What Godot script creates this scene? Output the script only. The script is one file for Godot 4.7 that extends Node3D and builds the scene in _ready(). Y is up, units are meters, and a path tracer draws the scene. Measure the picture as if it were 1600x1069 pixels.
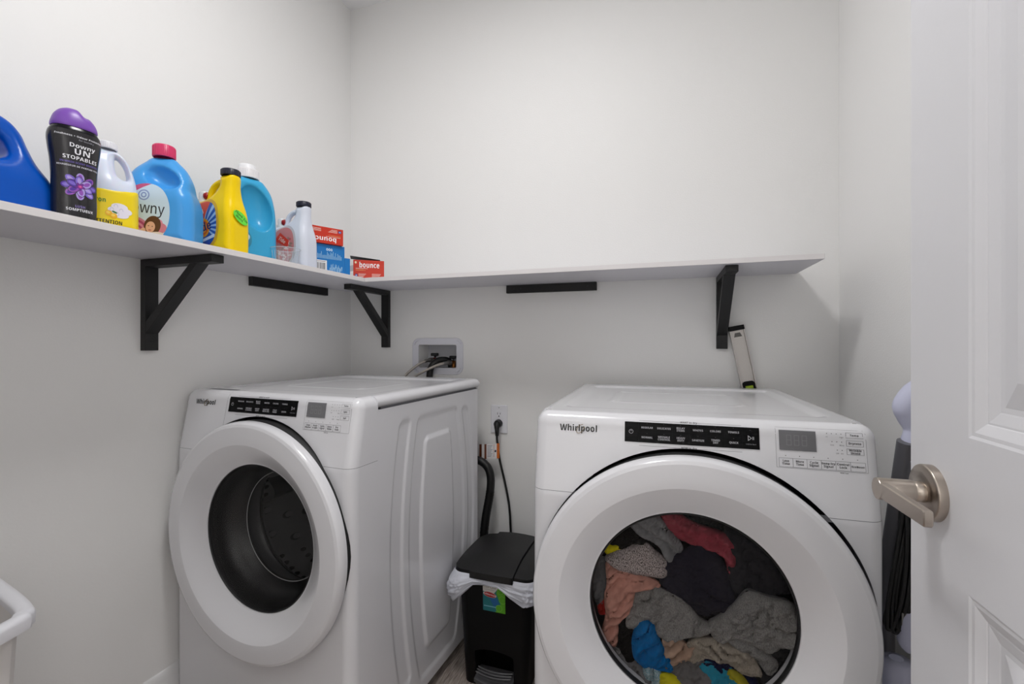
extends Node3D
# A laundry room: washer and dryer under an L-shaped shelf of detergents. Origin: back-left floor corner, x right along the back wall, z out of it.
const ROOM_W := 2.0
const ROOM_H := 2.744
const ROOM_D := 1.86
const SHELF := 1.402

var M := {}
var taken := {}
var glyph_cache := {}

# ------------------------------------------------------------------ mesh helpers
class G:
	var v := PackedVector3Array()
	var n := PackedVector3Array()
	var uv := PackedVector2Array()
	var ix := PackedInt32Array()
	var xf := Transform3D()
	func add(p: Vector3, nn: Vector3, u := Vector2()) -> int:
		v.append(xf * p)
		n.append((xf.basis * nn).normalized())
		uv.append(u)
		return v.size() - 1
	func tri(a: int, b: int, c: int) -> void:
		var fn := (v[b] - v[a]).cross(v[c] - v[a])
		if fn.dot(n[a] + n[b] + n[c]) > 0.0:
			ix.append(a); ix.append(c); ix.append(b)
		else:
			ix.append(a); ix.append(b); ix.append(c)
	func quad(a: int, b: int, c: int, d: int) -> void:
		tri(a, b, c)
		tri(a, c, d)
	func face(pts: Array, uvs := []) -> void:
		var nn := ((pts[2] - pts[0]) as Vector3).cross(pts[1] - pts[0]).normalized()
		var ids := []
		for i in pts.size():
			ids.append(add(pts[i], nn, uvs[i] if uvs else Vector2()))
		for i in range(1, pts.size() - 1):
			tri(ids[0], ids[i], ids[i + 1])
	# a surface f(u, v) over two lists of parameters; sgn picks the side
	func grid(us: Array, vs: Array, f: Callable, sgn := 1.0) -> void:
		var nu := us.size()
		var nv := vs.size()
		var p := []
		for j in nv:
			for i in nu:
				p.append(f.call(us[i], vs[j]))
		var ids := []
		for j in nv:
			for i in nu:
				var du: Vector3 = p[j * nu + mini(i + 1, nu - 1)] - p[j * nu + maxi(i - 1, 0)]
				var dv: Vector3 = p[mini(j + 1, nv - 1) * nu + i] - p[maxi(j - 1, 0) * nu + i]
				var nn := du.cross(dv) * sgn
				if nn.length() < 1e-12:
					nn = Vector3.UP
				ids.append(add(p[j * nu + i], nn.normalized(), Vector2(float(i) / (nu - 1), 1.0 - float(j) / (nv - 1))))
		for j in nv - 1:
			for i in nu - 1:
				quad(ids[j * nu + i], ids[j * nu + i + 1], ids[(j + 1) * nu + i + 1], ids[(j + 1) * nu + i])
	# a box with rounded edges
	func rbox(c: Vector3, size: Vector3, r := 0.003, seg := 2) -> void:
		var h := size * 0.5
		r = minf(r, minf(h.x, minf(h.y, h.z)) * 0.98)
		var core := h - Vector3.ONE * r
		for ax in 3:
			for s in [-1.0, 1.0]:
				var a := (ax + 1) % 3
				var b := (ax + 2) % 3
				var la := []
				var lb := []
				for k in seg + 1:
					la.append(-h[a] + r * k / seg)
					lb.append(-h[b] + r * k / seg)
				for k in seg + 1:
					la.append(h[a] - r + r * k / seg)
					lb.append(h[b] - r + r * k / seg)
				var ids := []
				for jb in lb:
					for ia in la:
						var q := Vector3()
						q[ax] = s * h[ax]
						q[a] = ia
						q[b] = jb
						var k := q.clamp(-core, core)
						var nn := (q - k).normalized()
						ids.append(add(c + k + nn * r, nn, Vector2((ia + h[a]) / size[a], (jb + h[b]) / size[b])))
				var w := la.size()
				for j in w - 1:
					for i in w - 1:
						quad(ids[j * w + i], ids[j * w + i + 1], ids[(j + 1) * w + i + 1], ids[(j + 1) * w + i])
	# profile of (radius, height) turned about y
	func lathe(pts: Array, segs := 32, crease := 0.6) -> void:
		var k := pts.size()
		var sn := []
		for i in k - 1:
			var t: Vector2 = pts[i + 1] - pts[i]
			sn.append(Vector2(t.y, -t.x).normalized())
		for i in k - 1:
			if (pts[i + 1] - pts[i]).length() < 1e-7:
				continue
			var n0: Vector2 = sn[i]
			var n1: Vector2 = sn[i]
			if i > 0 and sn[i - 1].dot(sn[i]) > crease:
				n0 = (sn[i - 1] + sn[i]).normalized()
			if i < k - 2 and sn[i + 1].dot(sn[i]) > crease:
				n1 = (sn[i + 1] + sn[i]).normalized()
			var last := []
			for j in segs + 1:
				var a := TAU * j / segs
				var c := cos(a)
				var s := sin(a)
				var p0 := add(Vector3(pts[i].x * c, pts[i].y, pts[i].x * s), Vector3(n0.x * c, n0.y, n0.x * s), Vector2(float(j) / segs, float(i) / (k - 1)))
				var p1 := add(Vector3(pts[i + 1].x * c, pts[i + 1].y, pts[i + 1].x * s), Vector3(n1.x * c, n1.y, n1.x * s), Vector2(float(j) / segs, float(i + 1) / (k - 1)))
				if j > 0:
					quad(last[0], p0, p1, last[1])
				last = [p0, p1]
	# a round bar along a path; radii is a number or a list
	func tube(path: Array, radii, sides := 10, caps := true, flat := 1.0) -> void:
		var k := path.size()
		var t0: Vector3 = (path[1] - path[0]).normalized()
		var up := Vector3.UP if absf(t0.y) < 0.9 else Vector3.RIGHT
		var nx := up.cross(t0).normalized()
		var rows := []
		for i in k:
			var t: Vector3 = (path[mini(i + 1, k - 1)] - path[maxi(i - 1, 0)]).normalized()
			nx = (nx - t * nx.dot(t)).normalized()
			var ny := t.cross(nx)
			var r: float = radii[i] if radii is Array else radii
			var row := []
			for j in sides + 1:
				var a := TAU * j / sides
				var d := nx * cos(a) + ny * sin(a) * flat
				row.append(add(path[i] + d * r, (nx * cos(a) * flat + ny * sin(a)), Vector2(float(j) / sides, float(i) / (k - 1))))
			rows.append(row)
		for i in k - 1:
			for j in sides:
				quad(rows[i][j], rows[i][j + 1], rows[i + 1][j + 1], rows[i + 1][j])
		if caps:
			for e in [0, k - 1]:
				var t: Vector3 = (path[1] - path[0]).normalized() * -1.0 if e == 0 else (path[k - 1] - path[k - 2]).normalized()
				var c := add(path[e], t)
				var ring := []
				for j in sides + 1:
					ring.append(add(xf.affine_inverse() * v[rows[e][j]], t))
				for j in sides:
					tri(c, ring[j], ring[j + 1])
	# a flat outline in x and y given depth from z0 to z1, its edges chamfered by b
	func prism(poly: PackedVector2Array, z0: float, z1: float, b := 0.0) -> void:
		var k := poly.size()
		var area := 0.0
		for i in k:
			area += poly[i].cross(poly[(i + 1) % k])
		if area < 0:
			poly.reverse()
		var inset := PackedVector2Array()
		var nn := []
		for i in k:
			var e0 := (poly[i] - poly[(i + k - 1) % k]).normalized()
			var e1 := (poly[(i + 1) % k] - poly[i]).normalized()
			var m := Vector2(e0.y, -e0.x) + Vector2(e1.y, -e1.x)
			m = m.normalized() / maxf(0.35, m.normalized().dot(Vector2(e1.y, -e1.x)))
			nn.append(m)
			inset.append(poly[i] - m * b)
		for i in k:
			var j := (i + 1) % k
			var e := (poly[j] - poly[i]).normalized()
			var out := Vector3(e.y, -e.x, 0)
			var na: Vector3 = out
			var nb: Vector3 = out
			var ma := Vector3(nn[i].x, nn[i].y, 0).normalized()
			var mb := Vector3(nn[j].x, nn[j].y, 0).normalized()
			if ma.dot(out) > 0.9: na = ma
			if mb.dot(out) > 0.9: nb = mb
			quad(add(Vector3(poly[i].x, poly[i].y, z0 + b), na), add(Vector3(poly[j].x, poly[j].y, z0 + b), nb), add(Vector3(poly[j].x, poly[j].y, z1 - b), nb), add(Vector3(poly[i].x, poly[i].y, z1 - b), na))
			if b > 0.0:
				for s in [[z1 - b, z1, 1.0], [z0 + b, z0, -1.0]]:
					var z := Vector3(0, 0, s[2])
					quad(add(Vector3(poly[i].x, poly[i].y, s[0]), na + z), add(Vector3(poly[j].x, poly[j].y, s[0]), nb + z), add(Vector3(inset[j].x, inset[j].y, s[1]), nb + z), add(Vector3(inset[i].x, inset[i].y, s[1]), na + z))
		var lo := poly[0]
		var hi := poly[0]
		for p in poly:
			lo = lo.min(p)
			hi = hi.max(p)
		var ts := Geometry2D.triangulate_polygon(inset)
		for s in [[z1, 1.0], [z0, -1.0]]:
			var at := []
			for p in inset:
				var u := (p - lo) / (hi - lo)
				at.append(add(Vector3(p.x, p.y, s[0]), Vector3(0, 0, s[1]), Vector2(u.x, 1.0 - u.y)))
			for t in range(0, ts.size(), 3):
				tri(at[ts[t]], at[ts[t + 1]], at[ts[t + 2]])
	func mesh() -> ArrayMesh:
		var a := []
		a.resize(Mesh.ARRAY_MAX)
		a[Mesh.ARRAY_VERTEX] = v
		a[Mesh.ARRAY_NORMAL] = n
		a[Mesh.ARRAY_TEX_UV] = uv
		a[Mesh.ARRAY_INDEX] = ix
		var m := ArrayMesh.new()
		m.add_surface_from_arrays(Mesh.PRIMITIVE_TRIANGLES, a)
		return m

func numbered(called: String) -> String:
	taken[called] = taken.get(called, 0) + 1
	return called if taken[called] == 1 else "%s_%03d" % [called, taken[called] - 1]

func tag(o: Node, label := "", category := "", group := "", kind := "") -> void:
	for kv in [["label", label], ["category", category], ["group", group], ["kind", kind]]:
		if kv[1]:
			o.set_meta(kv[0], kv[1])

func thing(called: String, label: String, category: String, at := Vector3.ZERO, turn := 0.0, group := "") -> Node3D:
	var o := Node3D.new()
	o.name = numbered(called)
	add_child(o, true)
	o.position = at
	o.rotation.y = turn
	tag(o, label, category, group)
	return o

func part(called: String, g: G, m: Material, parent: Node) -> MeshInstance3D:
	var o := MeshInstance3D.new()
	o.name = called
	o.mesh = g.mesh()
	o.material_override = m
	parent.add_child(o, true)
	return o

func single(called: String, g: G, m: Material, label: String, category: String, group := "") -> MeshInstance3D:
	var o := part(numbered(called), g, m, self)
	tag(o, label, category, group)
	return o

func struct(called: String, g: G, m: Material) -> MeshInstance3D:
	var o := part(called, g, m, self)
	tag(o, "", "", "", "structure")
	return o

func lin(a: float, b: float, k: int) -> Array:
	var r := []
	for i in k + 1:
		r.append(a + (b - a) * i / k)
	return r

func curve(pts: Array, per := 6) -> Array:
	var r := []
	var k := pts.size()
	for i in k - 1:
		for j in per:
			r.append(pts[i].cubic_interpolate(pts[i + 1], pts[maxi(i - 1, 0)], pts[mini(i + 2, k - 1)], float(j) / per))
	r.append(pts[k - 1])
	return r

func loop2(flat: Array, per := 5, scale := 1.0) -> PackedVector2Array:
	var p := []
	for i in range(0, flat.size(), 2):
		p.append(Vector2(flat[i], flat[i + 1]) * scale)
	var r := PackedVector2Array()
	var k := p.size()
	for i in k:
		for j in per:
			r.append(p[i].cubic_interpolate(p[(i + 1) % k], p[(i + k - 1) % k], p[(i + 2) % k], float(j) / per))
	return r

func rrect(w: float, h: float, r: float, seg := 4, c := Vector2.ZERO) -> PackedVector2Array:
	var o := PackedVector2Array()
	for q in 4:
		var cx := (w / 2 - r) * (1 if q == 0 or q == 3 else -1)
		var cy := (h / 2 - r) * (1 if q < 2 else -1)
		for i in seg + 1:
			var a := PI / 2 * (q + float(i) / seg)
			o.append(c + Vector2(cx + r * cos(a), cy + r * sin(a)))
	return o

func dist(poly: PackedVector2Array, p: Vector2) -> float:
	var best := 1e9
	var inside := false
	var k := poly.size()
	var a := poly[k - 1]
	for i in k:
		var b := poly[i]
		var e := b - a
		var w := p - a
		var t := clampf(w.dot(e) / maxf(e.length_squared(), 1e-14), 0.0, 1.0)
		best = minf(best, (w - e * t).length_squared())
		if (a.y > p.y) != (b.y > p.y) and p.x < (b.x - a.x) * (p.y - a.y) / (b.y - a.y) + a.x:
			inside = not inside
		a = b
	return sqrt(best) if inside else -sqrt(best)

# a grid of cells cut along f = 0 (f above 0 is kept): [points, values, triangles]
func clip_grid(xs: Array, ys: Array, f: Callable) -> Array:
	var nx := xs.size()
	var pts := PackedVector2Array()
	var val := PackedFloat32Array()
	var tris := PackedInt32Array()
	var fv := PackedFloat32Array()
	var ids := {}
	for y in ys:
		for x in xs:
			fv.append(f.call(Vector2(x, y)))
	for j in ys.size() - 1:
		for i in nx - 1:
			var c := [j * nx + i, j * nx + i + 1, (j + 1) * nx + i + 1, (j + 1) * nx + i]
			var poly := []
			for e in 4:
				var a: int = c[e]
				var b: int = c[(e + 1) % 4]
				if fv[a] > 0.0:
					if not ids.has(a):
						ids[a] = pts.size()
						pts.append(Vector2(xs[a % nx], ys[a / nx]))
						val.append(fv[a])
					poly.append(ids[a])
				if (fv[a] > 0.0) != (fv[b] > 0.0):
					var key := Vector2i(mini(a, b), maxi(a, b))
					if not ids.has(key):
						ids[key] = pts.size()
						var t := fv[a] / (fv[a] - fv[b])
						pts.append(Vector2(xs[a % nx], ys[a / nx]).lerp(Vector2(xs[b % nx], ys[b / nx]), t))
						val.append(0.0)
					poly.append(ids[key])
			for k in range(1, poly.size() - 1):
				tris.append(poly[0]); tris.append(poly[k]); tris.append(poly[k + 1])
	return [pts, val, tris]

# that grid laid onto a surface at(p) with normals by differences
func lay(g: G, cg: Array, at: Callable, sgn := 1.0, uvf = null) -> void:
	var off := g.v.size()
	var e := 0.0008
	for p in cg[0]:
		var q: Vector3 = at.call(p)
		var du: Vector3 = at.call(p + Vector2(e, 0)) - at.call(p - Vector2(e, 0))
		var dv: Vector3 = at.call(p + Vector2(0, e)) - at.call(p - Vector2(0, e))
		g.add(q, (du.cross(dv) * sgn).normalized(), uvf.call(p) if uvf != null else Vector2())
	for t in range(0, cg[2].size(), 3):
		g.tri(off + cg[2][t], off + cg[2][t + 1], off + cg[2][t + 2])

# a soft solid: an outline in x and y, half as thick as thick(x, y), its rim rounded by r; extra(p, f) reshapes the field.
# returns [G, surf], surf(x, y) being the front of the solid
func blob(poly: PackedVector2Array, holes: Array, thick: Callable, r: float, cell := 0.0036, extra = null) -> Array:
	var lo := poly[0]
	var hi := poly[0]
	for p in poly:
		lo = lo.min(p)
		hi = hi.max(p)
	lo -= Vector2.ONE * cell * 2.0
	var nx := int((hi.x - lo.x) / cell) + 4
	var ny := int((hi.y - lo.y) / cell) + 4
	var d2 := PackedFloat32Array()
	var th := PackedFloat32Array()
	var most := 0.0
	for j in ny:
		for i in nx:
			var p := lo + Vector2(i, j) * cell
			var d := dist(poly, p)
			for h in holes:
				if d > -cell * 3.0:
					d = minf(d, -dist(h, p))
			d2.append(d)
			var t: float = thick.call(p.x, p.y)
			th.append(t)
			most = maxf(most, t)
	var z0 := -most - cell * 2.0
	var nz := int(-2.0 * z0 / cell) + 2
	var nn := nx * ny
	var f := PackedFloat32Array()
	f.resize(nn * nz)
	for k in nz:
		var z := z0 + k * cell
		for q in nn:
			var a := r - minf(d2[q], r)
			var b := maxf(absf(z) - (th[q] - r), 0.0)
			var val := r - sqrt(a * a + b * b)
			if extra != null and val > -cell * 3.0:
				val = extra.call(Vector3(lo.x + (q % nx) * cell, lo.y + (q / nx) * cell, z), val)
			f[k * nn + q] = val
	var g := G.new()
	nets(g, f, nx, ny, nz, Vector3(lo.x, lo.y, z0), cell)
	var surf := func(x: float, y: float) -> float:
		var u := clampf((x - lo.x) / cell, 0.0, nx - 1.001)
		var w := clampf((y - lo.y) / cell, 0.0, ny - 1.001)
		var i := int(u)
		var j := int(w)
		var q := j * nx + i
		var d := lerpf(lerpf(d2[q], d2[q + 1], u - i), lerpf(d2[q + nx], d2[q + nx + 1], u - i), w - j)
		var t := lerpf(lerpf(th[q], th[q + 1], u - i), lerpf(th[q + nx], th[q + nx + 1], u - i), w - j)
		var a := r - clampf(d, 0.0, r)
		return t - r + sqrt(maxf(r * r - a * a, 0.0))
	return [g, surf]

func nets(g: G, f: PackedFloat32Array, nx: int, ny: int, nz: int, o: Vector3, cell: float) -> void:
	var nn := nx * ny
	var id := PackedInt32Array()
	id.resize(nn * nz)
	id.fill(-1)
	var cor := [0, 1, nx, nx + 1, nn, nn + 1, nn + nx, nn + nx + 1]
	var edges := [[0, 1], [2, 3], [4, 5], [6, 7], [0, 2], [1, 3], [4, 6], [5, 7], [0, 4], [1, 5], [2, 6], [3, 7]]
	var at := [Vector3(0, 0, 0), Vector3(1, 0, 0), Vector3(0, 1, 0), Vector3(1, 1, 0), Vector3(0, 0, 1), Vector3(1, 0, 1), Vector3(0, 1, 1), Vector3(1, 1, 1)]
	for k in nz - 1:
		for j in ny - 1:
			for i in nx - 1:
				var b := k * nn + j * nx + i
				var s := int(f[b] > 0.0) + int(f[b + 1] > 0.0) + int(f[b + nx] > 0.0) + int(f[b + nx + 1] > 0.0) + int(f[b + nn] > 0.0) + int(f[b + nn + 1] > 0.0) + int(f[b + nn + nx] > 0.0) + int(f[b + nn + nx + 1] > 0.0)
				if s == 0 or s == 8:
					continue
				var c := []
				for q in 8:
					c.append(f[b + cor[q]])
				var p := Vector3()
				var m := 0
				for e in edges:
					var f0: float = c[e[0]]
					var f1: float = c[e[1]]
					if (f0 > 0.0) != (f1 > 0.0):
						p += (at[e[0]] as Vector3).lerp(at[e[1]], f0 / (f0 - f1))
						m += 1
				var gr := Vector3(c[1] + c[3] + c[5] + c[7] - c[0] - c[2] - c[4] - c[6], c[2] + c[3] + c[6] + c[7] - c[0] - c[1] - c[4] - c[5], c[4] + c[5] + c[6] + c[7] - c[0] - c[1] - c[2] - c[3])
				p = p / m + Vector3(i, j, k)
				id[b] = g.add(o + p * cell, -gr.normalized())
	for k in range(1, nz - 1):
		for j in range(1, ny - 1):
			for i in range(1, nx - 1):
				var b := k * nn + j * nx + i
				var ins := f[b] > 0.0
				if ins != (f[b + 1] > 0.0):
					g.quad(id[b], id[b - nx], id[b - nx - nn], id[b - nn])
				if ins != (f[b + nx] > 0.0):
					g.quad(id[b], id[b - 1], id[b - 1 - nn], id[b - nn])
				if ins != (f[b + nn] > 0.0):
					g.quad(id[b], id[b - 1], id[b - 1 - nx], id[b - nx])

# a printed label on the front of a blob: a superellipse of half sizes a, b
func sticker(called: String, parent: Node, surf: Callable, c: Vector2, a: float, b: float, power: float, m: Material, turn := 0.0) -> void:
	var g := G.new()
	var rows := []
	var at := func(q: Vector2) -> Vector3:
		return Vector3(q.x, q.y, surf.call(q.x, q.y) + 0.0009)
	for i in 15:
		var row := []
		for j in 49:
			var t := TAU * j / 48
			var k := pow(pow(absf(cos(t)), power) + pow(absf(sin(t)), power), -1.0 / power) * i / 14.0
			var l := Vector2(cos(t) * k, sin(t) * k)
			var q := c + Vector2(l.x * a, l.y * b).rotated(turn)
			var e := 0.002
			var n := Vector3((surf.call(q.x - e, q.y) - surf.call(q.x + e, q.y)) / (2 * e), (surf.call(q.x, q.y - e) - surf.call(q.x, q.y + e)) / (2 * e), 1.0)
			row.append(g.add(at.call(q), n.normalized(), Vector2(0.5 + l.x * 0.5, 0.5 - l.y * 0.5)))
		rows.append(row)
	for i in 14:
		for j in 48:
			g.quad(rows[i][j], rows[i][j + 1], rows[i + 1][j + 1], rows[i + 1][j])
	part(called, g, m, parent)

# ------------------------------------------------------------------ pictures for prints
func pic(w: int, h: int, c := Color(1, 1, 1, 0)) -> Image:
	var im := Image.create_empty(w, h, false, Image.FORMAT_RGBA8)
	im.fill(c)
	return im

func tri2(im: Image, a: Vector2, b: Vector2, c: Vector2, col: Color) -> void:
	var y0 := maxi(0, int(ceil(minf(a.y, minf(b.y, c.y)) - 0.5)))
	var y1 := mini(im.get_height() - 1, int(floor(maxf(a.y, maxf(b.y, c.y)) - 0.5)))
	for y in range(y0, y1 + 1):
		var yy := y + 0.5
		var x0 := 1e9
		var x1 := -1e9
		for e in [[a, b], [b, c], [c, a]]:
			var p: Vector2 = e[0]
			var q: Vector2 = e[1]
			if (p.y <= yy) != (q.y <= yy):
				var x := p.x + (q.x - p.x) * (yy - p.y) / (q.y - p.y)
				x0 = minf(x0, x)
				x1 = maxf(x1, x)
		var xa := int(round(x0))
		var xb := int(round(x1))
		if xb > xa:
			im.fill_rect(Rect2i(xa, y, xb - xa, 1), col)

func poly2(im: Image, p: PackedVector2Array, col: Color) -> void:
	var t := Geometry2D.triangulate_polygon(p)
	for i in range(0, t.size(), 3):
		tri2(im, p[t[i]], p[t[i + 1]], p[t[i + 2]], col)

func oval(im: Image, c: Vector2, a: float, b: float, col: Color, turn := 0.0) -> void:
	var p := PackedVector2Array()
	for i in 32:
		p.append(c + Vector2(cos(TAU * i / 32) * a, sin(TAU * i / 32) * b).rotated(turn))
	poly2(im, p, col)

func frame2(im: Image, r: Rect2i, w: int, col: Color) -> void:
	im.fill_rect(Rect2i(r.position.x, r.position.y, r.size.x, w), col)
	im.fill_rect(Rect2i(r.position.x, r.end.y - w, r.size.x, w), col)
	im.fill_rect(Rect2i(r.position.x, r.position.y, w, r.size.y), col)
	im.fill_rect(Rect2i(r.end.x - w, r.position.y, w, r.size.y), col)

func text2(im: Image, s: String, c: Vector2, size: float, col: Color, bold := false, stretch := 1.0, turn := 0.0, serif := false) -> void:
	var key := s + str(bold) + str(serif)
	if not glyph_cache.has(key):
		var tm := TextMesh.new()
		var fo := SystemFont.new()
		fo.font_names = PackedStringArray(["Droid Serif" if serif else "Droid Sans"])
		fo.font_weight = 700 if bold else 400
		tm.font = fo
		tm.font_size = 64
		tm.pixel_size = 1.0 / 64
		tm.depth = 0.0
		tm.curve_step = 4.0
		tm.text = s
		glyph_cache[key] = [tm.surface_get_arrays(0)[Mesh.ARRAY_VERTEX], tm.surface_get_arrays(0)[Mesh.ARRAY_INDEX]]
	var vs: PackedVector3Array = glyph_cache[key][0]
	var ids = glyph_cache[key][1]
	if ids == null:
		ids = range(vs.size())
	var q := PackedVector2Array()
	for p in vs:
		q.append(c + (Vector2(p.x * stretch, -(p.y + 0.05)) * size).rotated(turn))
	for t in range(0, ids.size(), 3):
		tri2(im, q[ids[t]], q[ids[t + 1]], q[ids[t + 2]], col)

func printed(im: Image, rough := 0.4, alpha := false, half := true) -> StandardMaterial3D:
	if half:
		im.resize(im.get_width() / 2, im.get_height() / 2, Image.INTERPOLATE_BILINEAR)
	var m := StandardMaterial3D.new()
	m.albedo_texture = ImageTexture.create_from_image(im)
	m.roughness = rough
	m.texture_repeat = false
	if alpha:
		m.transparency = BaseMaterial3D.TRANSPARENCY_ALPHA
	return m

# ------------------------------------------------------------------ materials
func mat(c: Color, rough := 0.5, metal := 0.0) -> StandardMaterial3D:
	var m := StandardMaterial3D.new()
	m.albedo_color = c
	m.roughness = rough
	m.metallic = metal
	return m

func noise(freq: float, octaves := 3, size := 256, sd := 1) -> NoiseTexture2D:
	var t := NoiseTexture2D.new()
	var f := FastNoiseLite.new()
	f.seed = sd
	f.frequency = freq
	f.fractal_octaves = octaves
	t.noise = f
	t.width = size
	t.height = size
	t.seamless = true
	t.generate_mipmaps = false
	return t

func relief(m: StandardMaterial3D, tex: Texture2D, cm: float, scale: float) -> StandardMaterial3D:
	m.heightmap_enabled = true
	m.heightmap_texture = tex
	m.heightmap_scale = cm
	m.uv1_triplanar = true
	m.uv1_scale = Vector3.ONE * scale
	return m

func materials() -> void:
	var fine := noise(0.09, 3)
	var cloth := noise(0.22, 2, 256, 5)
	M.wall = relief(mat(Color(0.962, 0.959, 0.953), 0.6), fine, 0.02, 6.0)
	M.ceiling = mat(Color(0.975, 0.975, 0.975), 0.8)
	M.trim = mat(Color(0.92, 0.92, 0.92), 0.35)
	M.door = relief(mat(Color(0.90, 0.90, 0.915), 0.42), noise(0.05, 4, 256, 9), 0.015, 3.0)
	M.white = mat(Color(0.915, 0.915, 0.93), 0.22)
	M.white.clearcoat_enabled = true
	M.white.clearcoat = 0.5
	M.white.clearcoat_roughness = 0.06
	M.seam = mat(Color(0.42, 0.42, 0.44), 0.6)
	M.rubber = mat(Color(0.09, 0.09, 0.095), 0.55)
	M.grey_rubber = mat(Color(0.30, 0.30, 0.31), 0.6)
	M.tub = mat(Color(0.075, 0.075, 0.08), 0.3)
	M.steel = mat(Color(0.62, 0.61, 0.60), 0.32, 0.9)
	M.glass = mat(Color(0.012, 0.012, 0.014, 0.20), 0.03)
	M.glass.transparency = BaseMaterial3D.TRANSPARENCY_ALPHA
	M.glass.metallic_specular = 0.24
	M.glass_clear = mat(Color(0.012, 0.012, 0.014, 0.16), 0.03)
	M.glass_clear.transparency = BaseMaterial3D.TRANSPARENCY_ALPHA
	M.glass_clear.metallic_specular = 0.24
	M.bowl = mat(Color(0.03, 0.03, 0.035, 0.15), 0.04)
	M.bowl.transparency = BaseMaterial3D.TRANSPARENCY_ALPHA
	M.bowl.metallic_specular = 0.3
	M.nickel = mat(Color(0.70, 0.66, 0.62), 0.28, 1.0)
	M.nickel.anisotropy_enabled = true
	M.nickel.anisotropy = 0.5
	M.black_wood = relief(mat(Color(0.055, 0.055, 0.06), 0.5), noise(0.12, 3, 256, 3), 0.05, 10.0)
	M.screw = mat(Color(0.22, 0.22, 0.23), 0.35, 0.8)
	M.shelf = relief(mat(Color(0.865, 0.86, 0.885), 0.45), fine, 0.008, 9.0)
	M.shelf_edge_lit = mat(Color(0.92, 0.905, 0.905), 0.5)  # paler than the board: light on the front edge put into the colour
	M.black = mat(Color(0.03, 0.03, 0.034), 0.42)
	M.black.metallic_specular = 0.3
	M.black_dull = relief(mat(Color(0.055, 0.055, 0.06), 0.5), noise(0.3, 2, 256, 8), 0.01, 12.0)
	M.bag = mat(Color(0.88, 0.89, 0.93), 0.35)
	M.bag.backlight_enabled = true
	M.bag.backlight = Color(0.45, 0.45, 0.48)
	M.plastic_white = mat(Color(0.93, 0.93, 0.95), 0.3)
	M.hamper = mat(Color(0.92, 0.905, 0.895), 0.38)
	M.braid = relief(mat(Color(0.74, 0.71, 0.68), 0.42, 0.5), noise(0.4, 1, 128, 4), 0.05, 30.0)
	M.brass = mat(Color(0.62, 0.40, 0.20), 0.35, 0.9)
	M.red_metal = mat(Color(0.45, 0.10, 0.08), 0.4)
	M.cord = mat(Color(0.035, 0.035, 0.04), 0.45)
	M.alu = relief(mat(Color(0.83, 0.81, 0.79), 0.45, 0.25), noise(0.06, 3, 256, 6), 0.01, 9.0)
	M.vial = mat(Color(0.62, 0.72, 0.18), 0.15)
	M.grey_pole = mat(Color(0.40, 0.40, 0.42), 0.35, 0.2)
	M.lilac = mat(Color(0.82, 0.83, 0.92), 0.35)
	M.cloth_tex = cloth

func cloth_mat(c: Color, heavy := false) -> StandardMaterial3D:
	var m := mat(c, 0.95)
	m.metallic_specular = 0.2
	if heavy:
		relief(m, M.cloth_tex, 0.02, 16.0)
	m.rim_enabled = true
	m.rim = 0.08
	m.rim_tint = 0.6
	return m

const ROOM_LAMP := 1.22

func _ready() -> void:
	# camera: level, turned 18.65 degrees to the left of the back wall's normal
	var cam := Camera3D.new()
	cam.name = "camera"
	cam.position = Vector3(1.4383, 1.147, 1.83)
	cam.rotation_degrees = Vector3(0, 18.65, 0)
	cam.fov = rad_to_deg(2.0 * atan(534.5 / 711.0))
	cam.near = 0.02
	cam.current = true
	add_child(cam)
	var we := WorldEnvironment.new()
	we.name = "environment"
	var env := Environment.new()
	env.background_mode = Environment.BG_COLOR
	env.background_color = Color(0.0, 0.0, 0.0)
	env.tonemap_mode = Environment.TONE_MAPPER_LINEAR
	env.tonemap_exposure = 1.0
	env.sdfgi_enabled = true
	env.ssao_enabled = true
	env.ssil_enabled = true
	we.environment = env
	add_child(we)
	# room lamp out of view overhead; fill lamp added behind the camera
	lamp(Vector3(0.95, ROOM_H, 1.12), 0.17, ROOM_LAMP, Color(1.0, 0.996, 0.995), "round ceiling lamp out of view, lighting the laundry room from above its middle")
	lamp(Vector3(1.30, ROOM_H, 2.25), 0.16, 3.1, Color(1.0, 0.996, 0.995), "added fill lamp out of view behind the camera, brightening the room through the doorway")
	materials()
	room()
	machine("washer", "white front-load washer with a dark round window, left of the two machines", "washer", Vector3(0.3465, 0, 0.8226), deg_to_rad(-3.35), 0.015, false, 0.016)
	machine("dryer", "white front-load dryer full of clothes, right of the two machines", "dryer", Vector3(1.4874, 0, 0.7814), deg_to_rad(1.15), 0.0, true, -0.004)
	shelf()
	bottles()
	boxes()
	plumbing()
	step_can()
	level()
	hamper()
	mop()
	laundry()

# ------------------------------------------------------------------ the room
func slab(g: G, a: Vector3, b: Vector3) -> void:
	g.rbox((a + b) * 0.5, (b - a).abs(), 0.0004, 1)

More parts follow.
